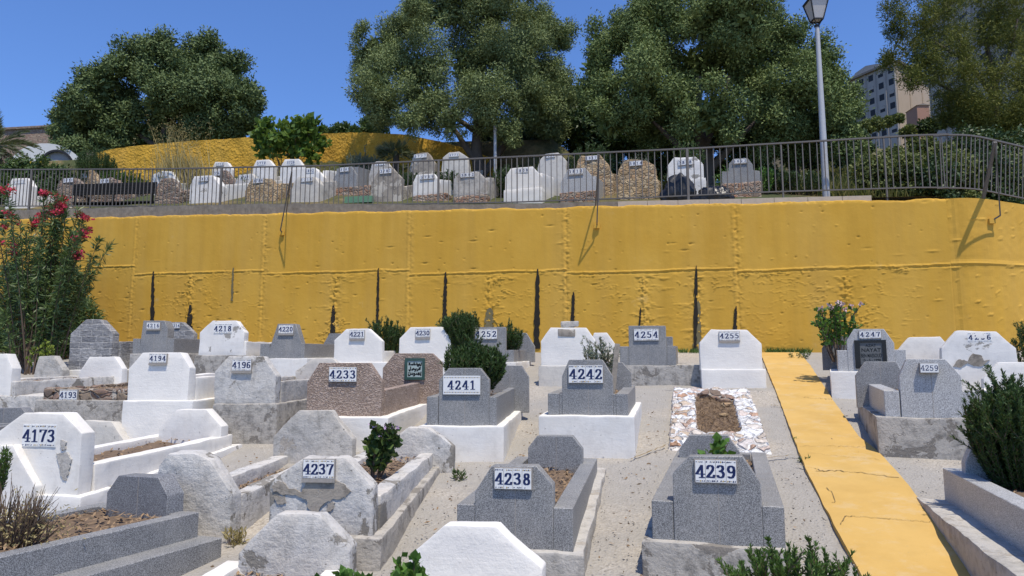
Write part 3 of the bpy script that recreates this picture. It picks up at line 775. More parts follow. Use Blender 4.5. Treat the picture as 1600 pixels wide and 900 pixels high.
for u in (300, 525, 765, 1005, 1088, 1320):
    s = tpx(u); low = ZZ < zpx(u, 432); w = np.abs(TT - s + fbm(ZZ * 0 + 8, ZZ, 3, 3, 41) * .08)
    H += np.where(low, np.exp(-(w / .014) ** 2) * .010 + np.exp(-(w / .12) ** 2) * np.clip(crumb * 1.4, -.2, .3) * .05, 0)
    H += np.where(low, np.exp(-(w / .45) ** 2) * (np.clip(flake - .10, 0, .3) * .05 + wrinkle * .014), 0)
H += wrinkle * .006 * (ZZ < 2.0)       # blown paint and pock marks, denser low down
for _ in range(420):
    t, z = rngw.uniform(T0, T1), rngw.uniform(.4, 3.4); a, b, d = rngw.uniform(.010, .024), rngw.uniform(.010, .02), rngw.choice([-1, -1, -1, .6]) * rngw.uniform(.007, .020)
    if rngw.random() < .2: a *= 4
    i0, i1 = np.searchsorted(tv, [t - .3, t + .3]); H[i0:i1] += d * np.exp(-((TT[i0:i1] - t) / a) ** 2 - ((ZZ[i0:i1] - z) / b) ** 2)
edge = np.clip((ZZ - ztop[:, None] + .06) / .06, 0, 1); H -= edge ** 2 * (.012 + np.clip(crumb, 0, .3) * .12)
NN = N0 - H
X = TT * CS + NN * SN; Y = -TT * SN + NN * CS
V = np.stack([X, Y, ZZ - np.clip(fbm(TT, TT * 0, 2.5, 3, 71), -.2, .3) * .07 * edge], -1).reshape(-1, 3)
i = np.arange(nT - 1)[:, None] * nZ + np.arange(nZ - 1)[None, :]; q = np.stack([i, i + nZ, i + nZ + 1, i + 1], -1).reshape(-1, 4)
back = []; nb = len(V)
for j, t in enumerate(tv):
    p = wf(t, N0 + .40, ztop[j] - .004); back.append((p.x, p.y, p.z))
for j, t in enumerate(tv):
    p = wf(t, N0 + .40, zbot[j]); back.append((p.x, p.y, p.z))
V = np.concatenate([V, np.array(back)]); j = np.arange(nT - 1)
q = np.concatenate([q, np.stack([j * nZ + nZ - 1, (j + 1) * nZ + nZ - 1, nb + j + 1, nb + j], -1), np.stack([nb + j, nb + j + 1, nb + nT + j + 1, nb + nT + j], -1)])
me = bpy.data.meshes.new('retaining_wall'); me.vertices.add(len(V)); me.vertices.foreach_set('co', V.astype(np.float32).reshape(-1))
me.loops.add(q.size); me.loops.foreach_set('vertex_index', q.reshape(-1).astype(np.int32)); me.polygons.add(len(q))
me.polygons.foreach_set('loop_start', np.arange(0, q.size, 4, dtype=np.int32)); me.polygons.foreach_set('loop_total', np.full(len(q), 4, dtype=np.int32))
me.update(calc_edges=True)
wall = tag(ob('retaining_wall', me, 'wall_yellow'), 'long yellow painted concrete retaining wall with black drain streaks', 'wall')
# the stretch that turns away at the right end
bend = wf(T1, N0, 0); BEND = []; _p = bend.copy()
for _i in range(400):
    _x = _i * .025; _a = -PSI + R(40.5) * sstep(-.15, 1.5, _x); _d = Vector((math.cos(_a), math.sin(_a), 0)); BEND.append((_p.copy(), _d)); _p = _p + _d * .025
def bendpos(x, off=0.0):
    k = min(max(int(round(x / .025)), 0), 399); p, d = BEND[k]; nr = Vector((d.y, -d.x, 0)); return p + nr * off, d, nr
bm = bmesh.new(); g = []; rnd = random.Random(5)
for i in range(221):
    row = []
    p, bdir, bn = bendpos(9.0 * i / 220); zt = wtop(T1) - .012 * i / 220 * 9 - .05 * sstep(.2, 1.2, i / 220 * 9); zb_ = gz(p.x, p.y) - .3
    for j in range(81):
        z = zb_ + (zt - zb_) * j / 80; s_ = i / 220 * 9
        h = mnoise.noise(Vector((s_ * 1.2, z * 1.2, 5))) * .012 + mnoise.noise(Vector((s_ * 9, z * 9, 5))) * .004
        dz = z - (zpx(1486, 413) - .02 * s_); h += math.exp(-((dz - .02) / .03) ** 2) * .02
        h += max(0, mnoise.noise(Vector((s_ * 6, z * 14, 9))) - .45) * .06
        if i < 3: h -= .012
        q_ = p + bn * h; row.append(bm.verts.new((q_.x, q_.y, z)))
    q_ = p - bn * .4; row.append(bm.verts.new((q_.x, q_.y, zt))); row.append(bm.verts.new((q_.x, q_.y, zb_))); g.append(row)
for i in range(220):
    for j in range(82): bm.faces.new((g[i][j], g[i + 1][j], g[i + 1][j + 1], g[i][j + 1]))
ob('end_stretch', bm_mesh('end_stretch', bm), 'wall_yellow', wall)
# weep-hole streaks
rnd = random.Random(21)
for u, v0, v1, w, mt in ((239, 424, 512, 5, 'stain'), (297, 476, 515, 7, 'stain'), (364, 418, 470, 3, 'stain_grey'), (521, 477, 525, 7, 'stain'), (591, 419, 505, 4, 'stain'), (696, 425, 512, 6, 'stain'), (765, 481, 525, 14, 'stain_grey'),
                      (840, 420, 545, 8, 'stain'), (896, 456, 512, 6, 'stain'), (1001, 480, 512, 3, 'stain'), (1088, 415, 552, 6, 'stain'), (1091, 470, 552, 11, 'stain_grey'), (1150, 478, 520, 6, 'stain'), (44, 440, 540, 5, 'stain'), (122, 470, 545, 5, 'stain')):
    bm = bmesh.new(); prev = None; K = 30; lift = .024 if mt == 'stain_grey' else .028
    for i in range(K):
        f = i / (K - 1); v = v0 + (v1 - v0) * f; ww = w * (.55 + .45 * min(1, f * 1.5)) * rnd.uniform(.62, 1.3) * min(1, .3 + f * 7) * (1.7 if f > .93 and w > 6 else 1)
        m_ = u - f * 2 + rnd.uniform(-.5, .5); a, b = at_n(m_ - ww / 2, v, N0 - lift), at_n(m_ + ww / 2, v, N0 - lift); cur = (bm.verts.new(a), bm.verts.new(b))
        if prev: bm.faces.new((prev[0], prev[1], cur[1], cur[0]))
        prev = cur
    r = bmesh.ops.extrude_face_region(bm, geom=bm.faces[:])
    for v in [x for x in r['geom'] if isinstance(x, bmesh.types.BMVert)]: v.co += Vector((SN, CS, 0)) * (lift + .05)
    bmesh.ops.recalc_face_normals(bm, faces=bm.faces[:])
    ob('drain_streak', bm_mesh('drain_streak', bm), mt, wall)

# concrete kerb and block edging on top of the wall, under the fence
def run_box(bm, t0, t1, n0, n1, zlo, zhi, step=.25, jit=0.0):
    k = max(1, int((t1 - t0) / step)); prev = None
    for i in range(k + 1):
        t = t0 + (t1 - t0) * i / k; j = [mnoise.noise(Vector((t * 3, q, 0))) * jit for q in range(4)]
        cur = [bm.verts.new(wf(t, n0 + j[0], zlo(t))), bm.verts.new(wf(t, n1, zlo(t))), bm.verts.new(wf(t, n1, zhi(t) + j[1])), bm.verts.new(wf(t, n0 + j[2], zhi(t) + j[3]))]
        if prev:
            for q in range(4): bm.faces.new((prev[q], prev[(q + 1) % 4], cur[(q + 1) % 4], cur[q]))
        else: bm.faces.new(cur[::-1])
        prev = cur
    bm.faces.new(prev); bmesh.ops.recalc_face_normals(bm, faces=bm.faces[:])
tm = tn(at_n(965, 316, N0 + .3))[0]
bm = bmesh.new(); run_box(bm, -19, tm, N0 + .33, N0 + .66, lambda t: wtop(t) - .2, lambda t: wtop(t) + kerb_h(t), .12, .03)
tag(ob('terrace_kerb', bm_mesh('terrace_kerb', bm), 'kerb_grey'), 'rough grey concrete kerb along the top of the yellow wall', 'kerb')
bm = bmesh.new(); t = tm; te = tn(at_n(1362, 306, N0 + .3))[0]
while t < te - .05:
    L = min(.62, te - t); run_box(bm, t + .004, t + L - .004, N0 + .31, N0 + .62, lambda t: wtop(t) - .2, lambda t: wtop(t) + .165, .3, .006); t += L
tag(ob('block_edging', bm_mesh('block_edging', bm), 'kerb_block'), 'row of pale concrete edging blocks on the right part of the yellow wall', 'edging')

# ---------------------------------------------------------------- iron fence
NF = N0 + .48
topL = [(-60, 266), (0, 265), (250, 264), (500, 259), (760, 247), (1100, 231), (1430, 211.5), (1482, 210)]
botL = [(-60, 322), (0, 322), (350, 322), (500, 321), (800, 316), (1000, 309), (1200, 300), (1430, 293), (1482, 293)]
topP = [at_n(u, v, NF) for u, v in topL]; botP = [at_n(u, v, NF) for u, v in botL]
def along(Ps, t):
    q = [(tn(p)[0], p.z) for p in Ps]
    for (a, za), (b, zb_) in zip(q, q[1:]):
        if a <= t <= b: return za + (zb_ - za) * (t - a) / (b - a)
    return q[0][1] if t < q[0][0] else q[-1][1]
tA = tn(topP[0])[0]; tB = tn(topP[-1])[0]
fence = empty('iron_fence', wf(tA, NF, along(botP, tA)), label='long grey iron railing along the top of the yellow wall', cat='fence'); fo = fence.location.copy()
bm = bmesh.new(); [bar(bm, a - fo, b - fo, .04, .03) for a, b in zip(topP, topP[1:])]; ob('top_rail', bm_mesh('top_rail', bm), 'steel', fence)
bm = bmesh.new(); [bar(bm, a - fo, b - fo, .03, .025) for a, b in zip(botP, botP[1:])]; ob('bottom_rail', bm_mesh('bottom_rail', bm), 'steel', fence)
posts = [tn(at_n(u, 290, NF))[0] for u in (48, 143, 237, 345, 455, 568, 685, 808, 935, 1075, 1223, 1385)]
allp = [tA] + posts + [tB]
for a, b in zip(allp, allp[1:]):
    bm = bmesh.new(); k = max(2, round((b - a) / .13))
    for i in range(1, k):
        t = a + (b - a) * i / k; w0 = wf(t, NF, along(botP, t)) - fo; w1 = wf(t, NF, along(topP, t) - .01) - fo
        bar(bm, w0, w1, .016 + .002 * (i % 3 == 0))
    ob('baluster_panel', bm_mesh('baluster_panel', bm), 'steel', fence)
for t in posts:
    bm = bmesh.new(); w = .05 if t in (posts[0], posts[3], posts[6], posts[9]) else .028
    bar(bm, wf(t, NF, wtop(t) + .05) - fo, wf(t, NF, along(topP, t)) - fo, w); ob('post', bm_mesh('post', bm), 'steel', fence)
# the stretch beyond the bend leans outward
zt0, zb0 = topP[-1].z, botP[-1].z
def fb(x, top, z): p = bendpos(x, -.48 + (.0 if top else 0))[0]; return Vector((p.x, p.y, z)) - fo
xs_ = [0, .3, .6, .9, 1.2, 1.5, 1.8, 3, 5, 8]
bm = bmesh.new(); bar(bm, topP[-1] - fo, fb(.05, 1, zt0), .04, .03); [bar(bm, fb(a, 1, zt0 - .017 * a), fb(b, 1, zt0 - .017 * b), .04, .03) for a, b in zip(xs_, xs_[1:])]; ob('top_rail', bm_mesh('top_rail', bm), 'steel', fence)
bm = bmesh.new(); bar(bm, botP[-1] - fo, fb(.05, 0, zb0), .03, .025); [bar(bm, fb(a, 0, zb0 - .03 * a), fb(b, 0, zb0 - .03 * b), .03, .025) for a, b in zip(xs_, xs_[1:])]; ob('bottom_rail', bm_mesh('bottom_rail', bm), 'steel', fence)
bm = bmesh.new()
for i in range(1, 58):
    x = i * .135; bar(bm, fb(max(0, x - .16 * min(1, i / 4)), 0, zb0 - .03 * x), fb(x, 1, zt0 - .017 * x), .016)
ob('baluster_panel', bm_mesh('baluster_panel', bm), 'steel', fence)
# raking braces fixed to the face of the wall
def brace(u, vt, vb, ut, thick, uf, vf, out=.70):
    foot_t = tn(at_n(u, vb, N0))[0]; zb_ = at_n(u, vb, N0).z
    top = at_n(ut, vt, NF - .5 - out + .02); tt = tn(top)[0]
    apex = wf(tt, N0 - out, top.z - .02)
    bm = bmesh.new(); tf = tn(at_n(uf, vf, N0 + .12))[0]; bar(bm, wf(tf, N0 + .12, wtop(min(tf, T1 + .3)) - .04) - fo, apex - fo, thick); ob('brace', bm_mesh('brace', bm), 'steel', fence)
    bm = bmesh.new(); knee = wf(foot_t + .02, N0 - .13, zb_ + .06)
    bar(bm, apex - fo, knee - fo, .022); bar(bm, knee - fo, wf(foot_t, N0 - .0, zb_) - fo, .022)
    ob('brace', bm_mesh('brace', bm), 'steel', fence)
    bm = bmesh.new(); c = wf(foot_t, N0 - .035, zb_) - fo
    bar(bm, c - Vector((0, 0, .045)), c + Vector((0, 0, .045)), .11, .05); ob('brace_plate', bm_mesh('brace_plate', bm), 'wall_yellow', fence)
brace(442, 266, 365, 456, .022, 447, 328); brace(933, 240, 354, 936, .026, 930, 318)
def proj_u(p): return 800 + F * p.x / (p.y * CP + p.z * SP)
xb = min((k * .025 for k in range(400)), key=lambda x: abs(proj_u(Vector((*bendpos(x)[0].xy, 2.9))) - 1546))
wp, d_, nr_ = bendpos(xb); zbr = at(1547, 346, wp.y).z; apex = at(1555, 222, wp.y - .68); foot = bendpos(xb - .05, -.12)[0]; foot.z = wtop(T1) - .12
knee = bendpos(xb + .07, .14)[0]; knee.z = zbr + .08; wq = Vector((wp.x, wp.y, zbr))
bm = bmesh.new(); bar(bm, foot - fo, apex - fo, .05); ob('brace', bm_mesh('brace', bm), 'steel', fence)
bm = bmesh.new(); bar(bm, apex - fo, knee - fo, .022); bar(bm, knee - fo, wq - fo, .022); ob('brace', bm_mesh('brace', bm), 'steel', fence)
bm = bmesh.new(); c_ = wq + nr_ * .03 - fo; bar(bm, c_ - Vector((0, 0, .045)), c_ + Vector((0, 0, .045)), .11, .05); ob('brace_plate', bm_mesh('brace_plate', bm), 'wall_yellow', fence)

# ================================================================ graves below the wall
g_ = grave
# nearest row
g4239 = g_('grey granite grave numbered 4239 in front beside the yellow path', 1140, (1112, 910), ([(1051, 740), (1077, 713), (1160, 713), (1189, 756)], .10, 'granite'), (1003, 1228, 853, 2.35, 'concrete_stained'),
   (1018, 1225, 787, .12, 2.2, 'granite'), ([(1061, 702), (1077, 680), (1137, 680), (1156, 707)], 1.75, .10, 'granite'), (1087, 720, 1150, 752, '4239'))
g4238 = g_('grey granite grave numbered 4238 with dry leaves inside its kerbs', 1014, (812, 905), ([(742, 769), (768, 728), (838, 728), (864, 758)], .10, 'granite'), (698, 912, 862, 2.1, 'concrete'),
   (714, 895, 791, .12, 1.95, 'granite'), ([(825, 700), (839, 681), (894, 681), (910, 702)], 1.65, .10, 'granite'), (774, 732, 831, 762, '4238'), litter=120)
g4237 = g_('weathered grave numbered 4237 with peeling grey patches below its number', 880, (500, 892), ([(421, 754), (472, 714), (536, 714), (584, 760)], .13, 'white_dirty'), (408, 596, 840, 2.3, 'concrete_stained'),
   (421, 586, 779, .12, 2.2, 'white_dirty'), ([(596, 700), (636, 668), (668, 668), (709, 698)], 1.95, .13, 'white_dirty'), (475, 718, 524, 746, '4237', 'ledge'), litter=140)
gcrk = g_('large cracked whitewashed headstone without a number left of grave 4237', 897, (305, 852), ([(237, 775), (247, 728), (264, 707), (301, 708), (328, 718), (362, 775)], .15, 'white_dirty'), None,
   (244, 362, 778, .13, 2.15, 'white_dirty'), ([(427, 682), (467, 642), (517, 641), (550, 687)], 1.95, .13, 'concrete'), None, litter=160, soil=.6, group=None)
g4173 = g_('white plastered grave numbered 4173 with a grey damp stain', 968, (72, 822), ([(-25, 690), (38, 645), (99, 646), (128, 677)], .14, 'white_worn'), (-60, 127, 774, 2.2, 'white_peeling'),
   (-25, 128, 728, .13, 2.1, 'white_worn'), ([(248, 668), (275, 640), (322, 640), (346, 666)], 1.9, .13, 'white_worn'), (35, 664, 89, 697, '4173', 'painted'), litter=30)
# second row
g4193 = g_('low rubble edged grave numbered 4193 without a headstone', 960, (130, 666), None, (55, 192, 625, 2.1, 'concrete_stained'), (68, 198, 607, .13, 1.95, 'rubble_dark'), None, (96, 609, 124, 625, '4193', 'tile'))
g4194 = g_('tall white grave numbered 4194 on a high white plinth', 960, (245, 700), ([(201, 576), (222, 551), (282, 551), (296, 575)], .13, 'white'), (191, 301, 626, 2.1, 'white'), (200, 296, 590, .1, 1.95, 'white_worn'), None,
   (235, 553, 262, 567, '4194', 'ledge'), litter=20)
g4196 = g_('grey weathered grave numbered 4196 on a stained concrete plinth', 940, (383, 694), ([(336, 581), (356, 556), (411, 557), (431, 586)], .13, 'white_dirty'), (333, 433, 631, 2.1, 'concrete_stained'), (336, 431, 597, .1, 1.95, 'concrete'),
   ([(462, 580), (487, 560), (520, 560), (538, 578)], 1.8, .12, 'concrete_pale'), (364, 562, 394, 579, '4196', 'ledge'), litter=20)
g4233 = g_('pink carved tile grave numbered 4233 with an Arabic plaque inside', 900, (540, 708), ([(480, 597), (499, 567), (576, 567), (596, 597)], .12, 'pink'), (468, 606, 652, 2.2, 'white'), (480, 597, 610, .1, 2.0, 'pink'),
   ([(598, 575), (617, 552), (675, 552), (690, 566)], 1.85, .1, 'pink'), (515, 574, 558, 596, '4233'), soil=.25, litter=8, inset=.12)
g4241 = g_('grey granite grave numbered 4241 in a decorated tile frame', 917, (720, 722), ([(686, 594), (701, 575), (750, 575), (764, 593)], .1, 'granite'), (653, 787, 666, 2.0, 'white_worn'), (667, 776, 620, .11, 1.85, 'granite'),
   ([(765, 590), (775, 571), (815, 571), (826, 589)], 1.7, .1, 'granite'), (694, 588, 750, 615, '4241', 'framed'), inset=.07)
g4242 = g_('grey granite grave numbered 4242 on a tall white plinth', 1040, (920, 716), ([(878, 588), (889, 562), (941, 562), (957, 588)], .1, 'granite'), (842, 991, 650, 1.9, 'white_worn'), (856, 981, 615, .11, 1.7, 'granite'),
   ([(938, 590), (947, 566), (972, 566), (986, 582)], 1.25, .1, 'granite'), (889, 571, 942, 598, '4242'), inset=.09)
# back rows
bk = dict(group='numbered graves below the yellow wall')
g_('white grave numbered 4255 beside the end of the yellow path', 1010, (1147, 607), ([(1093, 536), (1111, 515), (1167, 515), (1190, 536)], .16, 'white'), (1096, 1197, 577, 1.7, 'white'), (1110, 1180, 566, .1, 1.5, 'white_worn'), None, (1124, 518, 1155, 532, '4255', 'ledge'), litter=10)
g4254 = g_('square topped grey granite grave numbered 4254', 1080, (1020, 602), ([(982, 510), (983, 509), (1039, 509), (1040, 510)], .1, 'granite'), (960, 1097, 571, 1.9, 'concrete_stained'), (968, 1056, 541, .12, 1.4, 'granite'),
   ([(1030, 527), (1031, 526), (1050, 526), (1051, 527)], 1.15, .1, 'granite'), (991, 514, 1029, 532, '4254'), litter=10)
g4256 = g_('white grave with a broken brown plaque in place of a number', 1040, (903, 603), ([(845, 533), (860, 512), (916, 512), (932, 535)], .13, 'white'), (841, 962, 571, 1.8, 'concrete_pale'), (845, 938, 545, .1, 1.6, 'white'),
   ([(921, 540), (928, 520), (948, 520), (963, 541)], 1.35, .12, 'white'), None, litter=10, group=None)
g4252 = g_('square topped grey granite grave numbered 4252 behind the rosemary bush', 1000, (768, 592), ([(734, 512), (735, 511), (789, 511), (790, 512)], .1, 'granite'), (728, 806, 566, 1.8, 'white_worn'), (730, 803, 547, .1, 1.6, 'granite'),
   ([(800, 540), (808, 520), (822, 520), (835, 541)], 1.4, .1, 'granite'), (743, 514, 777, 530, '4252'), litter=10)
g_('white grave numbered 4230 left of a clipped bush', 960, (662, 596), ([(624, 529), (641, 511), (691, 511), (704, 530)], .14, 'white'), (618, 708, 562, 1.8, 'white'), (626, 702, 545, .1, 1.6, 'white'), None, (650, 514, 672, 527, '4230', 'ledge'), litter=10)
g_('white grave numbered 4221 between two rosemary bushes and grave 4220', 940, (560, 600), ([(522, 532), (541, 514), (576, 513), (597, 533)], .14, 'white'), (517, 604, 566, 1.8, 'white'), (522, 597, 548, .1, 1.6, 'white'), None, (547, 516, 570, 529, '4221', 'ledge'), litter=10)
g_('grey granite grave numbered 4220 with a tapered headstone', 955, (442, 600), ([(421, 545), (434, 506), (462, 506), (472, 540)], .16, 'granite'), (402, 480, 560, 1.9, 'white_worn'), (407, 476, 537, .1, 1.75, 'granite'),
   ([(506, 536), (515, 521), (533, 521), (541, 530)], 1.6, .1, 'granite'), (436, 508, 459, 521, '4220', 'ledge'), litter=10)
g_('white grave numbered 4218 with chipped paint along its foot', 930, (350, 600), ([(312, 519), (332, 501), (369, 501), (382, 519)], .15, 'white_peeling'), (304, 398, 555, 1.9, 'concrete_stained'), (312, 385, 534, .12, 1.7, 'white'), None, (334, 506, 363, 521, '4218', 'painted'), litter=10)
g_('grey granite grave numbered 4216 with a narrow headstone', 930, (240, 600), ([(218, 545), (224, 501), (257, 501), (262, 513)], .2, 'granite'), (203, 278, 553, 1.9, 'concrete'), (208, 272, 529, .08, 1.75, 'granite'), None, (230, 504, 251, 514, '4216', 'ledge'), litter=10)
g_('rough grey block grave numbered 4214 partly hidden behind 4216', 930, (278, 573), ([(252, 526), (259, 503), (284, 503), (303, 521)], .14, 'split_block'), None, None, None, (268, 505, 282, 513, '4214'), soil=None)
g_('unnumbered grave faced with rough grey stone blocks beside the oleander', 930, (146, 602), ([(110, 521), (135, 499), (156, 499), (176, 521)], .18, 'split_block'), (104, 190, 578, 1.9, 'white_worn'), (108, 178, 533, .12, 1.75, 'split_block'), None, None, litter=10, group=None)
# right of the path
g4247 = g_('grey granite grave numbered 4247 with a dark name plaque', 1290, (1342, 623), ([(1323, 532), (1334, 514), (1381, 514), (1397, 536)], .12, 'granite_pale'), (1297, 1425, 580, 1.75, 'white'), (1308, 1415, 547, .12, 1.5, 'granite_pale'),
   ([(1284, 545), (1294, 525), (1326, 525), (1338, 540)], 1.25, .1, 'granite_dark'), (1343, 516, 1376, 529, '4247'))
g4259 = g_('pale granite grave numbered 4259 with a small jutting plate', 1225, (1442, 717), ([(1405, 588), (1417, 561), (1477, 561), (1502, 588)], .11, 'granite_pale'), (1370, 1530, 653, 1.8, 'concrete_stained'), (1381, 1527, 611, .12, 1.55, 'granite_pale'),
   ([(1337, 587), (1352, 565), (1400, 565), (1412, 586)], 1.3, .1, 'granite'), (1437, 568, 1464, 582, '4259', 'plain'), thick=.05)
g4266 = g_('broad white grave numbered 4266 with bare patches of render', 1160, (1530, 618), ([(1471, 544), (1496, 517), (1557, 518), (1588, 544)], .14, 'white_peeling'), None, (1471, 1588, 585, .12, 1.6, 'white'), None, (1512, 520, 1549, 534, '4266', 'painted'), litter=10)
gw = g_('low weathered white headstone between graves 4247 and 4266', 1160, (1440, 592), ([(1403, 548), (1421, 527), (1469, 526), (1482, 540)], .13, 'white_worn'), None, (1400, 1484, 559, .1, 1.3, 'white_worn'), None, None, litter=10, group=None)

# far ends of graves that lie nearer to the camera: a standing end stone with kerbs running back towards the viewer
def near_grave(label, vp, O, head, ks, zk, L, th, mat, soil_z=None, plinth=None, litter=60, extra_head_d=0.0, group=None, slope=.03, far=True):
    """ks = (left,right) outer faces of the kerbs at d=0, zk their top; runs from d=+.03 to d=-L"""
    fr = Fr(O, vp); root = empty('grave', O, -fr.yaw, label=label, cat='grave', group=group)
    if plinth:
        a, b, zp, pm = plinth
        bm = bmesh.new(); add_prism(bm, [(-L, fr.ground(0, -L) - .3), (0, fr.ground(0, 0) - .2), (0, zp), (-L, zp - slope * L)], a, b, 'dsz'); part('plinth', bm, pm, root)
    zlow = fr.ground(0, -L) - .3 if not plinth else plinth[2] - .01 - slope * L
    zl0 = (fr.ground(0, 0) - .15) if not plinth else plinth[2] - .01
    kd = -.04
    for a, b in ((ks[0], ks[0] + th), (ks[1] - th, ks[1])):
        bm = bmesh.new(); add_prism(bm, [(-L, zlow), (kd, zl0), (kd, zk), (-L, zk - slope * L)], a, b, 'dsz'); part('kerb', bm, mat, root)
    if far:
        bm = bmesh.new(); add_box(bm, ks[0] + th, ks[1] - th, kd - th, kd - .003, zl0, zk - .003); part('kerb', bm, mat, root)
    if soil_z is not None: soil_part(root, ks[0] + th - .01, ks[1] - th + .01, -L, kd - .02, soil_z - slope * L, soil_z, litter)
    if head:
        poly, d, t, hm = head
        head_part(fr, root, 'footstone', poly, d, t, hm, (soil_z if soil_z is not None else zl0) - .08)
    return root, fr
O = at(746, 905, 3.5); O.z = gz(O.x, O.y); fr = Fr(O, 1000)
near_grave('bright white end stone in the foreground left of 4238', 1000, O, ([(638, 868), (692, 821), (775, 824), (848, 888)], 0, .12, 'white'), (fr.hit(628, 900)[0], fr.hit(852, 900)[0]), fr.hit(746, 930)[1], 1.6, .12, 'white', fr.hit(746, 945)[1])
O = gh(460, 912); fr = Fr(O, 900)
near_grave('grey whitewashed end stone in the foreground before grave 4237', 900, O, ([(372, 865), (431, 804), (498, 804), (546, 858)], -.16, .14, 'white_dirty'), (fr.hit(360, 880)[0], fr.hit(556, 880)[0]), fr.hit(550, 877)[1], 2.0, .12, 'white_worn', fr.hit(460, 893)[1] , litter=200)
O = gh(346, 870); fr = Fr(O, 1262)
near_grave('long grey granite grave in the left corner with a dark end stone', 1262, O, ([(167, 769), (185, 743), (247, 746), (262, 775)], -.16, .13, 'granite_dark'), (fr.hit(150, 800, -.16)[0] - .1, fr.hit(309, 810, -.05)[0]), fr.hit(303, 800, -.05)[1], 2.4, .10, 'granite',
           fr.hit(215, 812, -.2)[1], (fr.hit(150, 800, -.16)[0] - .25, 0, fr.hit(345, 840)[1], 'granite'), litter=220, slope=.0)
O = gh(30, 815); fr = Fr(O, 940)
near_grave('white end stone cut off by the left edge in front of 4173', 940, O, ([(-45, 745), (-28, 697), (20, 696), (55, 760)], -.1, .15, 'white_worn'), (fr.hit(-60, 790)[0], fr.hit(60, 790)[0]), fr.hit(40, 806)[1], 1.6, .12, 'white_worn', fr.hit(30, 812)[1])
O = gh(160, 700); fr = Fr(O, 960)
near_grave('pale mossy end stone half hidden behind grave 4173', 960, O, ([(112, 690), (133, 657), (174, 659), (196, 692)], -.1, .14, 'concrete_pale'), (fr.hit(106, 696)[0], fr.hit(200, 696)[0]), fr.hit(150, 697)[1], .9, .1, 'concrete_pale', None)
O = gh(15, 678); fr = Fr(O, 960)
near_grave('dark grey granite end stone at the left edge above 4173', 960, O, ([(-38, 662), (-20, 638), (33, 637), (46, 652)], -.1, .13, 'granite_dark'), (fr.hit(-50, 670)[0], fr.hit(52, 670)[0]), fr.hit(15, 660)[1], .9, .1, 'granite', None)
# long whitewashed grave at the left edge: headstone at the near end, end stone far back
g_('white grave at the left edge with a long grey kerb', 905, (-25, 662), ([(-75, 577), (-52, 553), (10, 553), (19, 576)], .16, 'white'), (-90, 66, 618, 2.3, 'white_dirty'), (-75, 24, 596, .12, 2.2, 'white_dirty'),
   ([(124, 582), (139, 558), (179, 557), (191, 576)], 2.0, .14, 'white'), None, litter=30, group=None)
O = gh(80, 607); fr = Fr(O, 930)
near_grave('low yellowish stained end stone in front of the oleander', 930, O, ([(52, 586), (61, 556), (83, 556), (98, 578)], -.1, .16, 'concrete'), (fr.hit(40, 592)[0], fr.hit(108, 592)[0]), fr.hit(80, 591)[1], 1.4, .1, 'white_worn', None)
O = gh(1590, 628); fr = Fr(O, 1200)
near_grave('low white end stone at the right edge behind the rosemary', 1200, O, ([(1537, 592), (1562, 566), (1640, 566), (1665, 592)], -.1, .14, 'white'), (fr.hit(1520, 608)[0], fr.hit(1680, 608)[0]), fr.hit(1590, 607)[1], 1.0, .12, 'white_worn', None)
O = gh(1432, 783); fr = Fr(O, 1182)
rk = (fr.hit(1474, 740, -.05)[0], fr.hit(1474, 740, -.05)[0] + 1.0)
groot, gfr = near_grave('grey granite grave at the right edge with a rosemary bush in it', 1182, O, ([(1508, 724), (1522, 690), (1600, 690), (1618, 722)], -.35, .1, 'granite_pale'), rk, fr.hit(1474, 731, -.05)[1], 2.6, .12, 'granite_pale',
           fr.hit(1474, 745, -.05)[1], (0, rk[1] + .3, fr.hit(1433, 777)[1], 'concrete'), litter=60, slope=.0)

# flat grave edged with limewashed stones
cs = [gh(*c) for c in ((1048, 612), (1176, 617), (1211, 712), (1040, 705))]
ctr = sum(cs, Vector()) / 4; ctr.z = gz(ctr.x, ctr.y)
flatg = empty('stone_edged_grave', ctr, label='flat grave edged with whitewashed rubble on the ground', cat='grave')
def quadp(a, b): return (cs[0].lerp(cs[1], a)).lerp(cs[3].lerp(cs[2], a), b)
bm = bmesh.new(); K, L = 44, 90; vv = {}; rnd = random.Random(8)
for j in range(L + 1):
    for i in range(K + 1):
        a, b = i / K, j / L; p = quadp(a, b); e = min(a, 1 - a, b * 2.2, (1 - b) * 2.2)
        q = Vector((p.x * 8, p.y * 8, 1)); h = .075 + mnoise.noise(q) * .05 + mnoise.noise(q * 2.3) * .025
        if e < .03: h = -.03
        inn = .30; 
        if a > inn and a < 1 - inn * .85 and b > .16 and b < .82: h = .0
        vv[i, j] = bm.verts.new((p.x - ctr.x + mnoise.noise(q * 1.5) * .015, p.y - ctr.y, gz(p.x, p.y) - ctr.z + h))
for j in range(L):
    for i in range(K): bm.faces.new((vv[i, j], vv[i, j + 1], vv[i + 1, j + 1], vv[i + 1, j]))
ob('stone_edging', bm_mesh('stone_edging', bm, 70), 'limewashed_rubble', flatg)
bm = bmesh.new(); vv = {}
for j in range(41):
    for i in range(21):
        p = quadp(.29 + .46 * i / 20, .15 + .68 * j / 40); q = Vector((p.x * 9, p.y * 9, 4)); vv[i, j] = bm.verts.new((p.x - ctr.x, p.y - ctr.y, gz(p.x, p.y) - ctr.z + .035 + mnoise.noise(q) * .03 + rnd.uniform(-.012, .012)))
for j in range(40):
    for i in range(20): bm.faces.new((vv[i, j], vv[i, j + 1], vv[i + 1, j + 1], vv[i + 1, j]))
sb = ob('soil_bed', bm_mesh('soil_bed', bm, 70), 'soil', flatg)
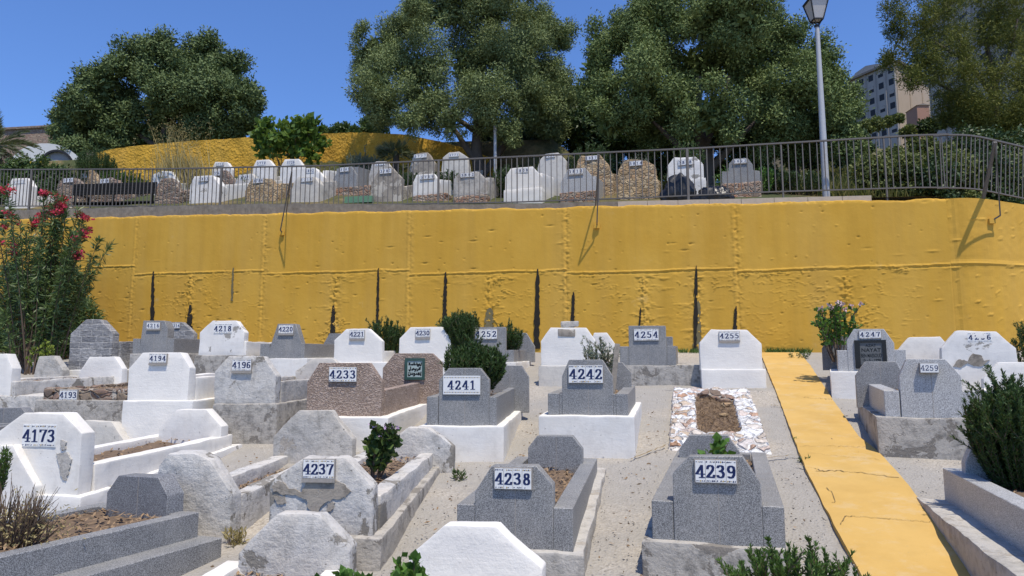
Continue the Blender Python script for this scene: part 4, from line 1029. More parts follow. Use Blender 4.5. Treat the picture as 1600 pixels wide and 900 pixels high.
rng = np.random.default_rng(4); P = np.array([list(quadp(rng.uniform(.31, .73), rng.uniform(.2, .8))) for _ in range(1500)]); P[:, 2] += .05; P -= np.array(ctr)
D = rdir(rng, 1500); D[:, 2] = np.abs(D[:, 2]) * .6
leaf_obj('dead_grass', P, D,   .06, .006, 'dry_litter', flatg, rng)
def rock(label, loc, r, mat, seed, squash=.6, cat='stone', name='loose_stone', group=None):
    bm = bmesh.new(); bmesh.ops.create_icosphere(bm, subdivisions=3, radius=1)
    for v in bm.verts:
        n = v.co.copy(); v.co *= 1 + mnoise.noise(n * 1.4 + Vector((seed, 0, 0))) * .35 + mnoise.noise(n * 4 + Vector((seed, 3, 0))) * .08
        v.co = Vector((v.co.x * r * 1.2, v.co.y * r, v.co.z * r * squash))
    o = ob(name, bm_mesh(name, bm, 40), mat, None, loc); return tag(o, label, cat, group)
for i, (a, b, r, mt, lab) in enumerate(((.5, .17, .13, 'rubble_dark', 'long dark stone lying at the far end of the whitewashed stone grave'), (.66, .24, .10, 'rubble_dark', 'dark lump of stone behind the round pebble on the whitewashed stone grave'), (.66, .36, .055, 'rubble', 'round tan pebble on the bare soil of the whitewashed stone grave'), (.6, .55, .045, 'rubble', 'small tan pebble in the middle of the bare soil'))):
    p = quadp(a, b); p.z = gz(p.x, p.y) + .06; rock(lab, p, r, mt, i * 3.3)

# plaques
i_ = g4247; fr, h = i_['fr'], i_['head']; dd = .046
a0, z0 = fr.hit(1337, 576, dd); a1, z1 = fr.hit(1384, 531, dd); bm = bmesh.new()
for s0, s1, za, zb_ in ((a0, a0 + .06, z0, z1), (a1 - .045, a1, z0, z1), (a0 + .06, a1 - .045, z1 - .03, z1), (a0 + .06, a1 - .045, z0, z0 + .05)): add_box(bm, s0, s1, dd - .022, dd + .005, za, zb_)
ob('plaque_frame', bm_mesh('plaque_frame', bm), 'black_granite', h)
bm = bmesh.new(); b0, c0 = fr.hit(1342, 571, dd); b1, c1 = fr.hit(1380, 534, dd); add_box(bm, a0 + .055, a1 - .04, dd - .010, dd + .004, z0 + .04, z1 - .025)
pq = ob('name_plaque', bm_mesh('name_plaque', bm), ['slate', 'lettering'], h)
def text_into(me_obj, lines, s0, s1, z0, z1, d):
    """engraved capitals: lines of (text, relative size)"""
    bm = bmesh.new(); bm.from_mesh(me_obj.data); tot = sum(k for _, k in lines) * 1.35; zc = z1 - (z1 - z0) * .06
    for txt, k in lines:
        hh = (z1 - z0) * .88 * k * 1.35 / tot; cu = bpy.data.curves.new('letters', 'FONT'); cu.body = txt; cu.align_x = 'CENTER'; cu.size = 1; cu.offset = .012
        to = bpy.data.objects.new('letters', cu); COL.objects.link(to); bpy.context.view_layer.update()
        tm_ = bpy.data.meshes.new_from_object(to.evaluated_get(bpy.context.evaluated_depsgraph_get())); bpy.data.objects.remove(to); 
        xs = [v.co.x for v in tm_.vertices]; wd = max(xs) - min(xs); sc = hh * .98; sx = min(sc, (s1 - s0) * .95 / wd)
        n0 = len(bm.verts)
        base = [bm.verts.new(((s0 + s1) / 2 + v.co.x * sx, d, zc - hh * .80 + v.co.y * sc)) for v in tm_.vertices]
        for p in tm_.polygons:
            try: f = bm.faces.new([base[i] for i in p.vertices]); f.material_index = 1
            except ValueError: pass
        zc -= hh; bpy.data.meshes.remove(tm_)
    bm.to_mesh(me_obj.data); bm.free()
text_into(pq, [('AZAT', .7), ('NAYAT', 1), ('BEN MASSOUD', 1), ('15 - 5 - 1998', .6)], a0 + .062, a1 - .05, z0 + .07, z1 - .03, dd - .0115)
# Arabic plaque on the far stone of the pink grave
r, P2, d = g4233['rear']; fr = g4233['fr']; a0, z0 = fr.hit(634, 592, d); a1, z1 = fr.hit(663, 561, d); bm = bmesh.new()
fw = .022
for f in add_box(bm, a0, a1, d - .014, d + .004, z0, z1): f.material_index = 0
for s0, s1, za, zb_ in ((a0 - fw * .5, a0 + fw, z0 - fw * .5, z1 + fw * .5), (a1 - fw, a1 + fw * .5, z0 - fw * .5, z1 + fw * .5), (a0 + fw, a1 - fw, z1 - fw, z1 + fw * .5), (a0 + fw, a1 - fw, z0 - fw * .5, z0 + fw)):
    for f in add_box(bm, s0, s1, d - .022, d + .003, za, zb_): f.material_index = 1
wl, hl_ = a1 - a0 - fw * 3, (z1 - z0 - fw * 3) / 3
lines = [[[(1, .75), (.98, .35), (.93, .2)], [(.93, .35), (.86, .3), (.83, .55), (.88, .6)], [(.83, .3), (.76, .1), (.70, .15)], [(.76, .5), (.70, .35), (.64, .75)], [(.64, .4), (.52, .4), (.5, .6)], [(.44, .9), (.44, .35)], [(.37, .55), (.3, .35), (.26, .5)], [(.26, .4), (.1, .4), (.12, .75)], [(.06, .8), (.05, .4), (.1, .4)]],
         [[(.93, .9), (.9, .4), (.82, .4)], [(.84, .8), (.82, .4), (.75, .45), (.73, .2), (.66, .15)], [(.66, .55), (.58, .5), (.55, .2), (.5, .05)], [(.55, .5), (.42, .45), (.42, .65)], [(.36, .6), (.34, .4), (.28, .45), (.3, .2)], [(.18, .95), (.17, .35), (.1, .1), (.06, .35)]],
         [[(.98, .9), (.94, .3)], [(.98, .3), (.94, .2)], [(.84, .75), (.86, .4), (.78, .3), (.76, .65), (.84, .75)], [(.76, .4), (.66, .4), (.65, .65)], [(.65, .4), (.5, .4), (.48, .15), (.40, .1)], [(.5, .65), (.44, .5), (.36, .45)], [(.36, .7), (.34, .4), (.22, .45), (.2, .75)], [(.2, .45), (.12, .2), (.05, .1), (.02, .4)], [(.08, .75), (.03, .7)]]]
for li, L_ in enumerate(lines):
    zb_ = z1 - fw * 1.6 - hl_ * (li + 1)
    for st in L_: stroke(bm, st, a0 + fw * 1.5, zb_, wl, hl_, d - .0150, .012, .012, 2)
ob('arabic_plaque', bm_mesh('arabic_plaque', bm), ['marble_pale', 'marble_green', 'lettering'], r)
# broken plaque and loose stone on the white headstone
fr, h = g4256['fr'], g4256['head']; a0, z0 = fr.hit(872, 526, .046); a1, z1 = fr.hit(899, 514, .046); bm = bmesh.new(); add_box(bm, a0, a1, .03, .06, z0, z1)
part('number_plate', bm, 'render_brown', h)
a0, z0 = fr.hit(877, 511, .09); a1, z1 = fr.hit(904, 503, .09); c = fr.world((a0 + a1) / 2, .11, z0 + .035)
bm = bmesh.new(); add_box(bm, -(a1 - a0) / 2, (a1 - a0) / 2, -.055, .055, -.04, .045); finish(bm, .015, 2, .05, .02, 3.3)
tag(ob('loose_stone', bm_mesh('loose_stone', bm, 50), 'concrete', None, c, -fr.yaw), 'flat broken stone resting on top of the white headstone', 'stone')

# ================================================================ upper terrace: graves behind the fence
UG = 'graves behind the fence on the upper terrace'
def upper(label, off, poly, mat, pl=None, th=.16, bed=(1.5, .38, None), base=None, lean=0, group=UG, vp=None):
    """headstone outline in the picture on a vertical plane off metres behind the face of the wall; bed = length, height, material"""
    uc = sum(p[0] for p in poly) / len(poly); p0 = at_n(uc, poly[0][1], N0 + off); t, n = tn(p0)
    O = Vector((p0.x, p0.y, tz(t, n))); fr = Fr(O, 800 + F * math.tan(PSI) if vp is None else vp); root = empty('grave', O, -fr.yaw, label=label, cat='grave', group=group)
    zlow = -.25
    if base:      # masonry base under the headstone: (uL,uR,vT,material)
        a, zt = fr.hit(base[0], base[2], -.03); b, _ = fr.hit(base[1], base[2], -.03)
        bm = bmesh.new(); add_box(bm, a, b, -.03, .26, -.25, zt); part('masonry_base', bm, base[3], root); zlow = zt - .01
    h, P = head_part(fr, root, 'headstone', poly, 0, th, mat, zlow)
    if bed[0]:
        L, hh, bm_ = bed; bm_ = bm_ or mat
        gz_ = lambda d: tz(*tn(fr.world(0, d, 0))) - O.z
        for a, b in ((P[0][0] + .02, P[0][0] + .14), (P[-1][0] - .14, P[-1][0] - .02)):
            bm = bmesh.new(); add_prism(bm, [(th - .01, -.2), (L, gz_(L) - .2), (L, gz_(L) + hh * .55), (th - .01, hh)], a, b, 'dsz'); part('kerb', bm, bm_, root)
        soil_part(root, P[0][0] + .12, P[-1][0] - .12, th - .02, L, hh * .5, gz_(L) + hh * .3, 5)
    if pl:
        u0, v0, u1, v1, text = pl[:5]; a0, b0 = fr.hit(u0, v1, 0); a1, b1 = fr.hit(u1, v0, 0)
        plate(h, a0, b0, a1, b1, 0, text, pl[5] if len(pl) > 5 else 'tile')
    return root
upper('white headstone at the far left behind the fence', 1.0, [(10, 294), (19, 279), (43, 278), (51, 291)], 'white', (20, 281, 40, 288, '3711', 'painted'))
upper('round topped brown rubble headstone left of the bench', 1.5, [(87, 300), (90, 287), (99, 278), (117, 278), (128, 286), (131, 300)], 'rubble_dark', (100, 278, 115, 286, '3713'))
upper('leaning brown stone slab behind the left end of the bench', 3.0, [(127, 285), (131, 268), (145, 265), (155, 285)], 'rubble', (127, 271, 137, 279, '37'))
upper('low rubble headstone showing over the back of the bench', 2.0, [(156, 292), (160, 280), (172, 277), (184, 280), (189, 292)], 'rubble_dark', (157, 279, 171, 287, '3714'))
upper('round brown boulder headstone right of the bench', 1.2, [(243, 300), (245, 287), (254, 278), (266, 277), (276, 284), (281, 300)], 'rubble_dark')
upper('white headstone half hidden behind the round brown boulder headstone', 3.0, [(236, 290), (240, 272), (252, 267), (268, 268), (276, 284)], 'white_worn', (247, 270, 262, 277, '3735'))
upper('white headstone numbered 3883 with brown weathered patches', 1.1, [(297, 290), (304, 275), (332, 274), (343, 289)], 'white_peeling', (311, 276, 327, 284, '3883'), .3, (1.6, .55, 'white_worn'))
upper('white headstone numbered 3712 behind the tall dry grass', 4.0, [(331, 265), (336, 253), (355, 253), (362, 264)], 'white_worn', (338, 254, 350, 260, '3712'))
upper('rough stone headstone numbered 3761 below the white one', 3.2, [(333, 282), (337, 267), (353, 266), (366, 283)], 'rubble_dark', (335, 267, 347, 275, '3761'))
upper('pale headstone numbered 3763 left of the rubble one 3784', 2.6, [(365, 290), (374, 273), (394, 271), (403, 284)], 'concrete_pale', (375, 273, 389, 281, '3763', 'painted'))
upper('ochre rubble headstone numbered 3784', 1.2, [(383, 298), (392, 280), (398, 279), (421, 279), (430, 296)], 'rubble', (396, 278, 412, 287, '3784'), .25, (1.5, .5, 'rubble'))
upper('white headstone numbered 3770 below the yellow curved wall', 4.0, [(395, 262), (401, 250), (420, 249), (429, 260)], 'white_worn', (401, 251, 416, 259, '3770', 'painted'))
upper('white headstone numbered 3728 below the fig tree', 3.8, [(438, 262), (445, 249), (466, 248), (474, 260)], 'white_worn', (448, 250, 461, 258, '3728', 'painted'))
upper('wide white headstone numbered 1802 with a long white side kerb', 2.2, [(441, 282), (455, 263), (492, 262), (505, 276)], 'white_worn', (477, 263, 491, 271, '1802', 'painted'), .2, (1.7, .7, 'white'))
upper('stained plaster headstone numbered 1718 in front of the wide white one', 1.1, [(454, 300), (460, 283), (466, 276), (492, 276), (498, 286)], 'concrete_pale', (470, 277, 489, 285, '1718'), .25, (1.7, .55, 'concrete'))
upper('grey granite headstone numbered 3783 on a brick base', 2.0, [(521, 279), (531, 262), (549, 260), (557, 273)], 'granite', (532, 261, 547, 269, '3783'), .12, (1.3, .8, 'granite'), (519, 578, 294, 'brick_rubble'))
upper('dark weathered headstone numbered 3781 in the shade', 1.2, [(580, 285), (592, 266), (610, 260), (627, 278)], 'render_brown', (594, 263, 612, 272, '3781'), .2)
upper('grey headstone in tree shade behind the dark one 3781', 2.6, [(575, 280), (581, 256), (588, 252), (604, 252), (611, 262)], 'concrete', (586, 253, 601, 259, '3751', 'painted'))
upper('dark brown headstone numbered 3777 beside the fan palm', 4.2, [(640, 262), (646, 243), (652, 239), (668, 238), (679, 254)], 'render_brown', (647, 240, 667, 248, '3777'), .2)
upper('grey arched headstone numbered 3771 in tree shade', 4.2, [(690, 262), (692, 246), (702, 238), (717, 237), (729, 244), (732, 260)], 'concrete_pale', (702, 239, 717, 246, '3771'), .2)
upper('whitewashed headstone numbered 3789 with a side kerb', 1.2, [(645, 286), (651, 273), (678, 271), (686, 284)], 'white_worn', (657, 273, 679, 281, '3789'), .14, (1.3, .55, 'white_worn'), (644, 700, 306, 'brick_rubble'))
upper('grey concrete headstone numbered 3802 with a sunken panel', 1.0, [(709, 280), (719, 268), (747, 268), (761, 281)], 'concrete', (720, 269, 742, 278, '3802'), .2, (1.6, .62, 'concrete'), (708, 760, 307, 'brick_rubble'))
upper('large white headstone numbered 3808 with a stepped foot', .9, [(789, 277), (798, 263), (832, 260), (844, 273)], 'white', (805, 262, 826, 271, '3808', 'painted'), .3, (1.5, .75, 'white'), (787, 847, 297, 'white'))
upper('tall grey headstone numbered 3806 behind the large white one', 2.6, [(840, 262), (845, 248), (854, 240), (872, 238), (884, 250)], 'concrete_pale', (852, 240, 867, 247, '3806'), .2, (1.6, .5, 'concrete'))
upper('grey granite headstone numbered 3812 on a rubble base', 1.0, [(876, 286), (887, 265), (914, 262), (931, 282)], 'granite_pale', (888, 263, 911, 273, '3812', 'ledge'), .14, (1.2, .6, 'granite_pale'), (875, 932, 301, 'brick_rubble'))
upper('tall ochre rubble headstone numbered 1817', 2.4, [(899, 272), (901, 253), (908, 243), (938, 242), (949, 256), (958, 276)], 'rubble', (915, 243, 933, 251, '1817'), .3, (1.6, .6, 'rubble'))
upper('broad ochre rubble headstone numbered 3814', 1.3, [(965, 285), (966, 266), (976, 250), (1008, 249), (1022, 258), (1028, 285)], 'rubble', (983, 251, 1004, 260, '3814'), .35, (1.4, .5, 'rubble'))
upper('white headstone numbered 3818 behind the rubbish bags', 1.4, [(1042, 260), (1053, 246), (1087, 245), (1099, 257)], 'white_peeling', (1060, 249, 1081, 259, '3818'), .16, (1.4, .4, 'white_peeling'), (1060, 1103, 281, 'white_peeling'))
upper('stepped grey granite headstone numbered 3822 on a brick base', 1.2, [(1128, 276), (1128, 268), (1138, 268), (1139, 256), (1146, 248), (1168, 247), (1176, 257), (1177, 266), (1187, 267), (1188, 276)], 'granite', (1145, 248, 1167, 256, '3822', 'ledge'), .14, (1.2, .3, 'granite'), (1127, 1190, 287, 'brick_rubble'))
# low green painted kerb between graves
p0 = at_n(540, 318, N0 + .95); p1 = at_n(582, 318, N0 + .95)
bm = bmesh.new(); z = tz(*tn(p0)); bar(bm, Vector((p0.x, p0.y, z + .05)), Vector((p1.x, p1.y, z + .03)), .12, .16)
tag(ob('kerb', bm_mesh('kerb', bm), 'painted_green'), 'short green painted kerb beside grave 3783', 'kerb')

# curved yellow wall behind the upper graves
bm = bmesh.new(); g = []; rnd = random.Random(2); prof = [(150, 238), (200, 229), (300, 220), (400, 214), (500, 209), (570, 206.5), (640, 211), (700, 224), (740, 236), (765, 246)]
def yprof(u):
    for (a, va), (b, vb) in zip(prof, prof[1:]):
        if u <= b: f = (u - a) / (b - a); return va + (vb - va) * f
    return prof[-1][1]
NU = 150
for i in range(NU + 1):
    u = 150 + (772 - 150) * i / NU; noff = N0 + 6.9 - 0.9 * ((u - 480) / 320) ** 2; top = at_n(u, min(yprof(u), 250), noff); t, n = tn(top); zb_ = tz(t, N0 + 5.5) - .4
    row = []
    for j in range(15):
        z = zb_ + (top.z - zb_) * j / 14; h = mnoise.noise(Vector((t * 3, z * 3, 1))) * .05 + mnoise.noise(Vector((t * 9, z * 9, 1))) * .025
        row.append(bm.verts.new(wf(t, n - h, z + (mnoise.noise(Vector((t * 2, 5, 5))) * .03 if j == 14 else 0))))
    row.append(bm.verts.new(wf(t, n + .32, top.z + .05))); row.append(bm.verts.new(wf(t, n + .34, zb_))); g.append(row)
for i in range(NU):
    for j in range(16): bm.faces.new((g[i][j], g[i + 1][j], g[i + 1][j + 1], g[i][j + 1]))
bm.faces.new(g[-1]); bm.faces.new(g[0][::-1])
tag(ob('curved_wall', bm_mesh('curved_wall', bm, 50), 'rough_yellow'), 'rough yellow wall with a curved top behind the upper graves', 'wall')

# ---------------------------------------------------------------- bench, bags, lamp post
b0 = at_n(111, 300, N0 + 1.15); b1 = at_n(242, 300, N0 + 1.15); t0, t1 = tn(b0)[0], tn(b1)[0]; tm_ = (t0 + t1) / 2; z0 = tz(tm_, N0 + 1.15)
zb0, zb1 = at_n(176, 304, N0 + 1.15).z - z0, at_n(176, 286, N0 + 1.15).z - z0
bench = empty('bench', wf(tm_, N0 + 1.15, z0), -PSI, label='black park bench seen from behind through the fence', cat='bench'); w = (t1 - t0) / 2; bench.rotation_euler = (0, .055, -PSI)
bm = bmesh.new()
for k in range(4): add_box(bm, -w, w, 0, .035, zb0 + (zb1 - zb0) * k / 4 + .004, zb0 + (zb1 - zb0) * (k + 1) / 4 - .001)
part('backrest', bm, 'bench_black', bench)
bm = bmesh.new()
for k in range(4): add_box(bm, -w, w, .06 + k * .11, .16 + k * .11, zb0 - .22, zb0 - .18)
part('seat', bm, 'bench_black', bench)
for x in (-w + .12, 0, w - .12):
    bm = bmesh.new(); bar(bm, Vector((x, .05, -.15)), Vector((x, .02, zb1 - .02)), .05); bar(bm, Vector((x, .48, -.15)), Vector((x, .47, zb0 - .2)), .05); bar(bm, Vector((x, .03, zb0 - .24)), Vector((x, .5, zb0 - .24)), .045)
    ob('leg', bm_mesh('leg', bm), 'bench_black', bench)
for x in (-w + .12, w - .12):
    bm = bmesh.new(); bar(bm, Vector((x, .03, zb0 + .05)), Vector((x, .5, zb0 + .03)), .045); bar(bm, Vector((x, .48, zb0 + .03)), Vector((x, .48, zb0 - .22)), .04); ob('armrest', bm_mesh('armrest', bm), 'bench_black', bench)
def bag(label, u, v, off, rx, rz, seed):
    p = at_n(u, v, N0 + off); t, n = tn(p); p.z = wtop(t) + .165 + rz * .80 if off > .3 else p.z
    bm = bmesh.new(); bmesh.ops.create_icosphere(bm, subdivisions=4, radius=1)
    for q in bm.verts:
        n_ = q.co.copy(); fold = abs(mnoise.noise(Vector((n_.x * 3.5, n_.y * 3.5, n_.z * 1.2 + seed)))) * .34 + mnoise.noise(n_ * 1.5 + Vector((seed, 0, 0))) * .25
        f = 1 - .1 + fold; top = max(0, n_.z) ** 3 * .25
        q.co = Vector((n_.x * rx * f, n_.y * .2 * f, (n_.z * f + top) * rz)); q.co.z = max(q.co.z, -rz * .82)
    return tag(ob('rubbish_bag', bm_mesh('rubbish_bag', bm, 60), 'bag_plastic', None, p, -PSI), label, 'rubbish bag', 'black rubbish bags at the foot of the fence')
bag('tall upright black rubbish bag below headstone 3818', 1060, 300, .85, .33, .36, 2.0)
bag('flat slumped black rubbish bag below headstone 3822', 1115, 312, .82, .40, .20, 5.0)
bag('black rubbish bag behind the oleander blossoms', 106, 314, .95, .32, .22, 9.0)
# street lamp
lb = at_n(1291, 305, N0 + .8); t, n = tn(lb); lb.z = tz(t, n) - .02
def lv(v): return at_n(1285, v, N0 + .8).z - lb.z
lamp = empty('street_lamp', lb, label='tall grey street lamp with a black lantern head behind the fence', cat='street lamp')
bm = bmesh.new(); tube(bm, [Vector((0, 0, -.1)), Vector((0, 0, 1.2)), Vector((0, 0, lv(42)))], [.074, .066, .042], 14); ob('pole', bm_mesh('pole', bm, 50), 'galvanised', lamp)
zt = lv(42); zl0, zl1 = lv(31), lv(2)
bm = bmesh.new(); tube(bm, [Vector((0, 0, zt)), Vector((0, 0, zt + .05)), Vector((0, 0, zt + .06))], [.05, .05, .03], 12)
for sx, sy in ((1, 1), (1, -1), (-1, 1), (-1, -1)): bar(bm, Vector((sx * .03, sy * .03, zt + .04)), Vector((sx * .085, sy * .085, zl0)), .014)
ob('lantern_bracket', bm_mesh('lantern_bracket', bm), 'lantern_black', lamp)
bm = bmesh.new(); a, b = .095, .185
for z, r, hgt in ((zl0, a, .025), (zl1, b, .03)):
    for q in range(4):
        c0 = Vector(((-1, 1, 1, -1)[q] * r, (-1, -1, 1, 1)[q] * r, z)); c1 = Vector(((1, 1, -1, -1)[q] * r, (-1, 1, 1, -1)[q] * r, z)); bar(bm, c0, c1, .022, hgt)
for sx, sy in ((1, 1), (1, -1), (-1, 1), (-1, -1)): bar(bm, Vector((sx * a, sy * a, zl0)), Vector((sx * b, sy * b, zl1)), .02)
lf = ob('lantern_frame', bm_mesh('lantern_frame', bm), 'lantern_black', lamp)
bm = bmesh.new(); V = [bm.verts.new((sx * r * .96, sy * r * .96, z)) for z, r in ((zl0 + .01, a), (zl1, b)) for sx, sy in ((-1, -1), (1, -1), (1, 1), (-1, 1))]
for q in range(4): bm.faces.new((V[q], V[(q + 1) % 4], V[4 + (q + 1) % 4], V[4 + q]))
bm.faces.new(V[:4][::-1]); ob('lantern_glass', bm_mesh('lantern_glass', bm), 'lantern_glass', lamp)
bm = bmesh.new(); V = [bm.verts.new((sx * .21, sy * .21, zl1 + .015)) for sx, sy in ((-1, -1), (1, -1), (1, 1), (-1, 1))] + [bm.verts.new((sx * .08, sy * .08, zl1 + .16)) for sx, sy in ((-1, -1), (1, -1), (1, 1), (-1, 1))]
for q in range(4): bm.faces.new((V[q], V[(q + 1) % 4], V[4 + (q + 1) % 4], V[4 + q]))
bm.faces.new(V[4:]); bm.faces.new(V[:4][::-1]); ob('lantern_roof', bm_mesh('lantern_roof', bm), 'lantern_black', lamp)
# pole under the middle tree
p = at_n(774, 250, N0 + 5.2); t, n = tn(p); p.z = tz(t, n) - .05; hh = at_n(773, 197, N0 + 5.2).z - p.z
bm = bmesh.new(); tube(bm, [Vector((0, 0, 0)), Vector((-.01, 0, hh))], .05, 10); tag(ob('metal_pole', bm_mesh('metal_pole', bm, 50), 'galvanised', None, p), 'pale metal pole standing under the middle tree', 'pole')

# ---------------------------------------------------------------- buildings in the distance
def bld_face(root, A, B, z0, z1, cols, floors, gw, mat, win=True, rows_from=0):
    """windows and grooves on the face from A to B (metres, relative to root)"""
    d = (B - A); L = d.length; d.normalize(); nr = Vector((d.y, -d.x, 0))
    for c in range(cols):
        for r in range(floors):
            x = L * (c + .5) / cols; z = z1 - 1.6 - r * 2.9
            bm = bmesh.new(); p = A + d * x; w_ = L / cols * .24
            V = [bm.verts.new(Vector((p.x, p.y, 0)) + d * s_ * w_ + nr * .03 + Vector((0, 0, z + q * .75))) for s_, q in ((-1, -1), (1, -1), (1, 1), (-1, 1))]
            bm.faces.new(V); r_ = bmesh.ops.extrude_face_region(bm, geom=bm.faces[:])
            for v in [x_ for x_ in r_['geom'] if isinstance(x_, bmesh.types.BMVert)]: v.co -= nr * .2
            bmesh.ops.recalc_face_normals(bm, faces=bm.faces[:]); wdw = ob('window', bm_mesh('window', bm), 'window_dark', root)
            if (c + r) % 3 == 0:
                bm = bmesh.new(); a_ = Vector((p.x, p.y, z + .35)) - d * w_ + nr * .06; bar(bm, a_, a_ + d * 2 * w_, .08, .7); ob('shutter', bm_mesh('shutter', bm), 'facade_grey', wdw)
    for c in range(cols + 1):
        bm = bmesh.new(); p = A + d * L * min(.985, max(.015, c / cols)); bar(bm, Vector((p.x, p.y, z0)) + nr * .10, Vector((p.x, p.y, z1 - .3)) + nr * .10, .38, .26); ob('pilaster', bm_mesh('pilaster', bm), mat, root)
c0 = at(1405, 190, 160); top = at(1405, 96, 160).z; lf_ = at(1325, 150, 172); rg = at(1462, 190, 172); zb_ = 20.0
apt = empty('apartment_building', Vector((c0.x, c0.y, zb_)), label='grey and beige apartment block on the hill behind the right tree', cat='building')
rel = lambda p: Vector((p.x - c0.x, p.y - c0.y, 0)); A_, C_, B_ = rel(lf_), Vector((0, 0, 0)), rel(rg); hT = top - zb_
D_ = A_ + B_
bm = bmesh.new(); lo = [bm.verts.new((p.x, p.y, 0)) for p in (A_, C_, B_, D_)]; hi = [bm.verts.new((p.x, p.y, hT)) for p in (A_, C_, B_, D_)]
for q in range(4):
    f = bm.faces.new((lo[q], lo[(q + 1) % 4], hi[(q + 1) % 4], hi[q])); f.material_index = 1 if q == 1 else 0
f = bm.faces.new(hi); ob('wall', bm_mesh('wall', bm), ['facade_grey', 'facade_beige'], apt)
bld_face(apt, A_, C_, 3, hT, 5, 6, 0, 'facade_grey'); bld_face(apt, C_, B_, 3, hT, 3, 0, 0, 'facade_beige')
bm = bmesh.new()
for P_, Q_ in ((A_, C_), (C_, B_)):
    d = (Q_ - P_).normalized(); nr = Vector((d.y, -d.x, 0)); bar(bm, P_ + nr * .3 + Vector((0, 0, hT)), Q_ + nr * .3 + Vector((0, 0, hT)), 1.0, .5)
rf = ob('roof', bm_mesh('roof', bm), 'roof_tile', apt)
mid = A_.lerp(C_, .42); d = (C_ - A_).normalized()
bm = bmesh.new(); nr = Vector((d.y, -d.x, 0)); V = [bm.verts.new(mid + d * a + nr * .2 + Vector((0, 0, hT + b))) for a, b in ((-4.2, 0), (4.2, 0), (3.0, 1.3), (0, 2.0), (-3.0, 1.3))]; bm.faces.new(V)
r_ = bmesh.ops.extrude_face_region(bm, geom=bm.faces[:])
for v in [x_ for x_ in r_['geom'] if isinstance(x_, bmesh.types.BMVert)]: v.co -= nr * 1.5
bmesh.ops.recalc_face_normals(bm, faces=bm.faces[:]); ob('gable', bm_mesh('gable', bm), 'facade_grey', apt)
P_ = at(1452, 150, 150); Q_ = at(1720, 150, 100); z2 = at(1452, 48, 150).z - 20
blk = empty('tall_block', Vector((P_.x, P_.y, 20)), label='tall grey block mostly hidden behind the feathery tree at the right', cat='building')
q_ = Vector((Q_.x - P_.x, Q_.y - P_.y, 0)); e_ = Vector((32, 5, 0)); bm = bmesh.new(); cs_ = [Vector((0, 0, 0)), q_, q_ + e_, e_]
lo = [bm.verts.new(p) for p in cs_]; hi = [bm.verts.new(p + Vector((0, 0, z2))) for p in cs_]
for q in range(4): bm.faces.new((lo[q], lo[(q + 1) % 4], hi[(q + 1) % 4], hi[q]))
bm.faces.new(hi); ob('wall', bm_mesh('wall', bm), 'facade_grey', blk); bld_face(blk, Vector((0, 0, 0)), q_, 2, z2, 8, 7, 0, 'facade_grey')
bm = bmesh.new(); bar(bm, Vector((-.4, 0, z2)), q_ + Vector((-.4, 0, z2)), 1.2, .6); ob('roof', bm_mesh('roof', bm), 'roof_tile', blk)
p = at(1443, 181, 70); bm = bmesh.new(); add_box(bm, -.62, .62, 0, 2, -4, 1.1)
hse = empty('small_house', p, label='small brick red house at the foot of the apartment block', cat='building'); ob('wall', bm_mesh('wall', bm), 'facade_pink', hse)
bm = bmesh.new(); add_prism(bm, [(-.7, 1.1), (.7, 1.1), (0, 1.3)], -.1, 2.1); ob('roof', bm_mesh('roof', bm), 'roof_tile', hse)
# stone building and vaulted roof at the far left
p = at(60, 232, 62); bm = bmesh.new(); add_box(bm, -6.5, 3.4, 0, 8, -6, at(60, 201, 62).z - p.z)
sb_ = empty('stone_building', p, -R(8), label='long brown stone building far left behind the palm', cat='building'); part('wall', bm, 'rubble_dark', sb_)
zt = at(60, 201, 62).z - p.z; bm = bmesh.new(); add_box(bm, -6.7, 3.6, -.2, 8.2, zt, zt + .22); part('roof', bm, 'rubble_dark', sb_)
p = at(88, 262, 30); vt = empty('vaulted_shelter', p, R(12), label='grey barrel vaulted roof with a dark rimmed arched end', cat='shelter')
rad = 24 / F * 30; zz = (262 - 234) / F * 30
bm = bmesh.new(); pts = [(-rad, -1.2)] + [(rad * -math.cos(math.pi * i / 16), zz * math.sin(math.pi * i / 16)) for i in range(17)] + [(rad, -1.2)]; add_prism(bm, [(x * .93, z * .95) for x, z in pts[::-1]], .1, 4.8); ob('end_wall', bm_mesh('end_wall', bm, 50), 'vault_end', vt)
bm = bmesh.new(); n_ = len(pts)
for d0, d1, sc, mt in ((0.05, 5, 1.0, 'vault_grey'),):
    pa = [(x * 1.03, z * 1.03 + .02) for x, z in pts]; pb = [(x * .95, z * .95) for x, z in pts]; add_prism(bm, pa[::-1] + pb, d0, d1)
ob('vault', bm_mesh('vault', bm, 50), 'vault_grey', vt)
bm = bmesh.new()
for (xa, za), (xb, zb2) in zip(pts[1:-1], pts[2:-1]): bar(bm, Vector((xa, 0, za)), Vector((xb, 0, zb2)), .09)
ob('arch_rim', bm_mesh('arch_rim', bm), 'lantern_black', vt)
p = at(72, 262, 33); rd = empty('grey_roof', p, R(12), label='pale grey curved roof behind the vaulted shelter', cat='shelter')
bm = bmesh.new(); r2 = 1.55; pts2 = [(-r2, -1)] + [(-r2 * math.cos(math.pi * i / 14), 1.2 * math.sin(math.pi * i / 14)) for i in range(15)] + [(r2, -1)]; add_prism(bm, pts2[::-1], 0, 4); ob('roof', bm_mesh('roof', bm, 50), 'vault_grey', rd)

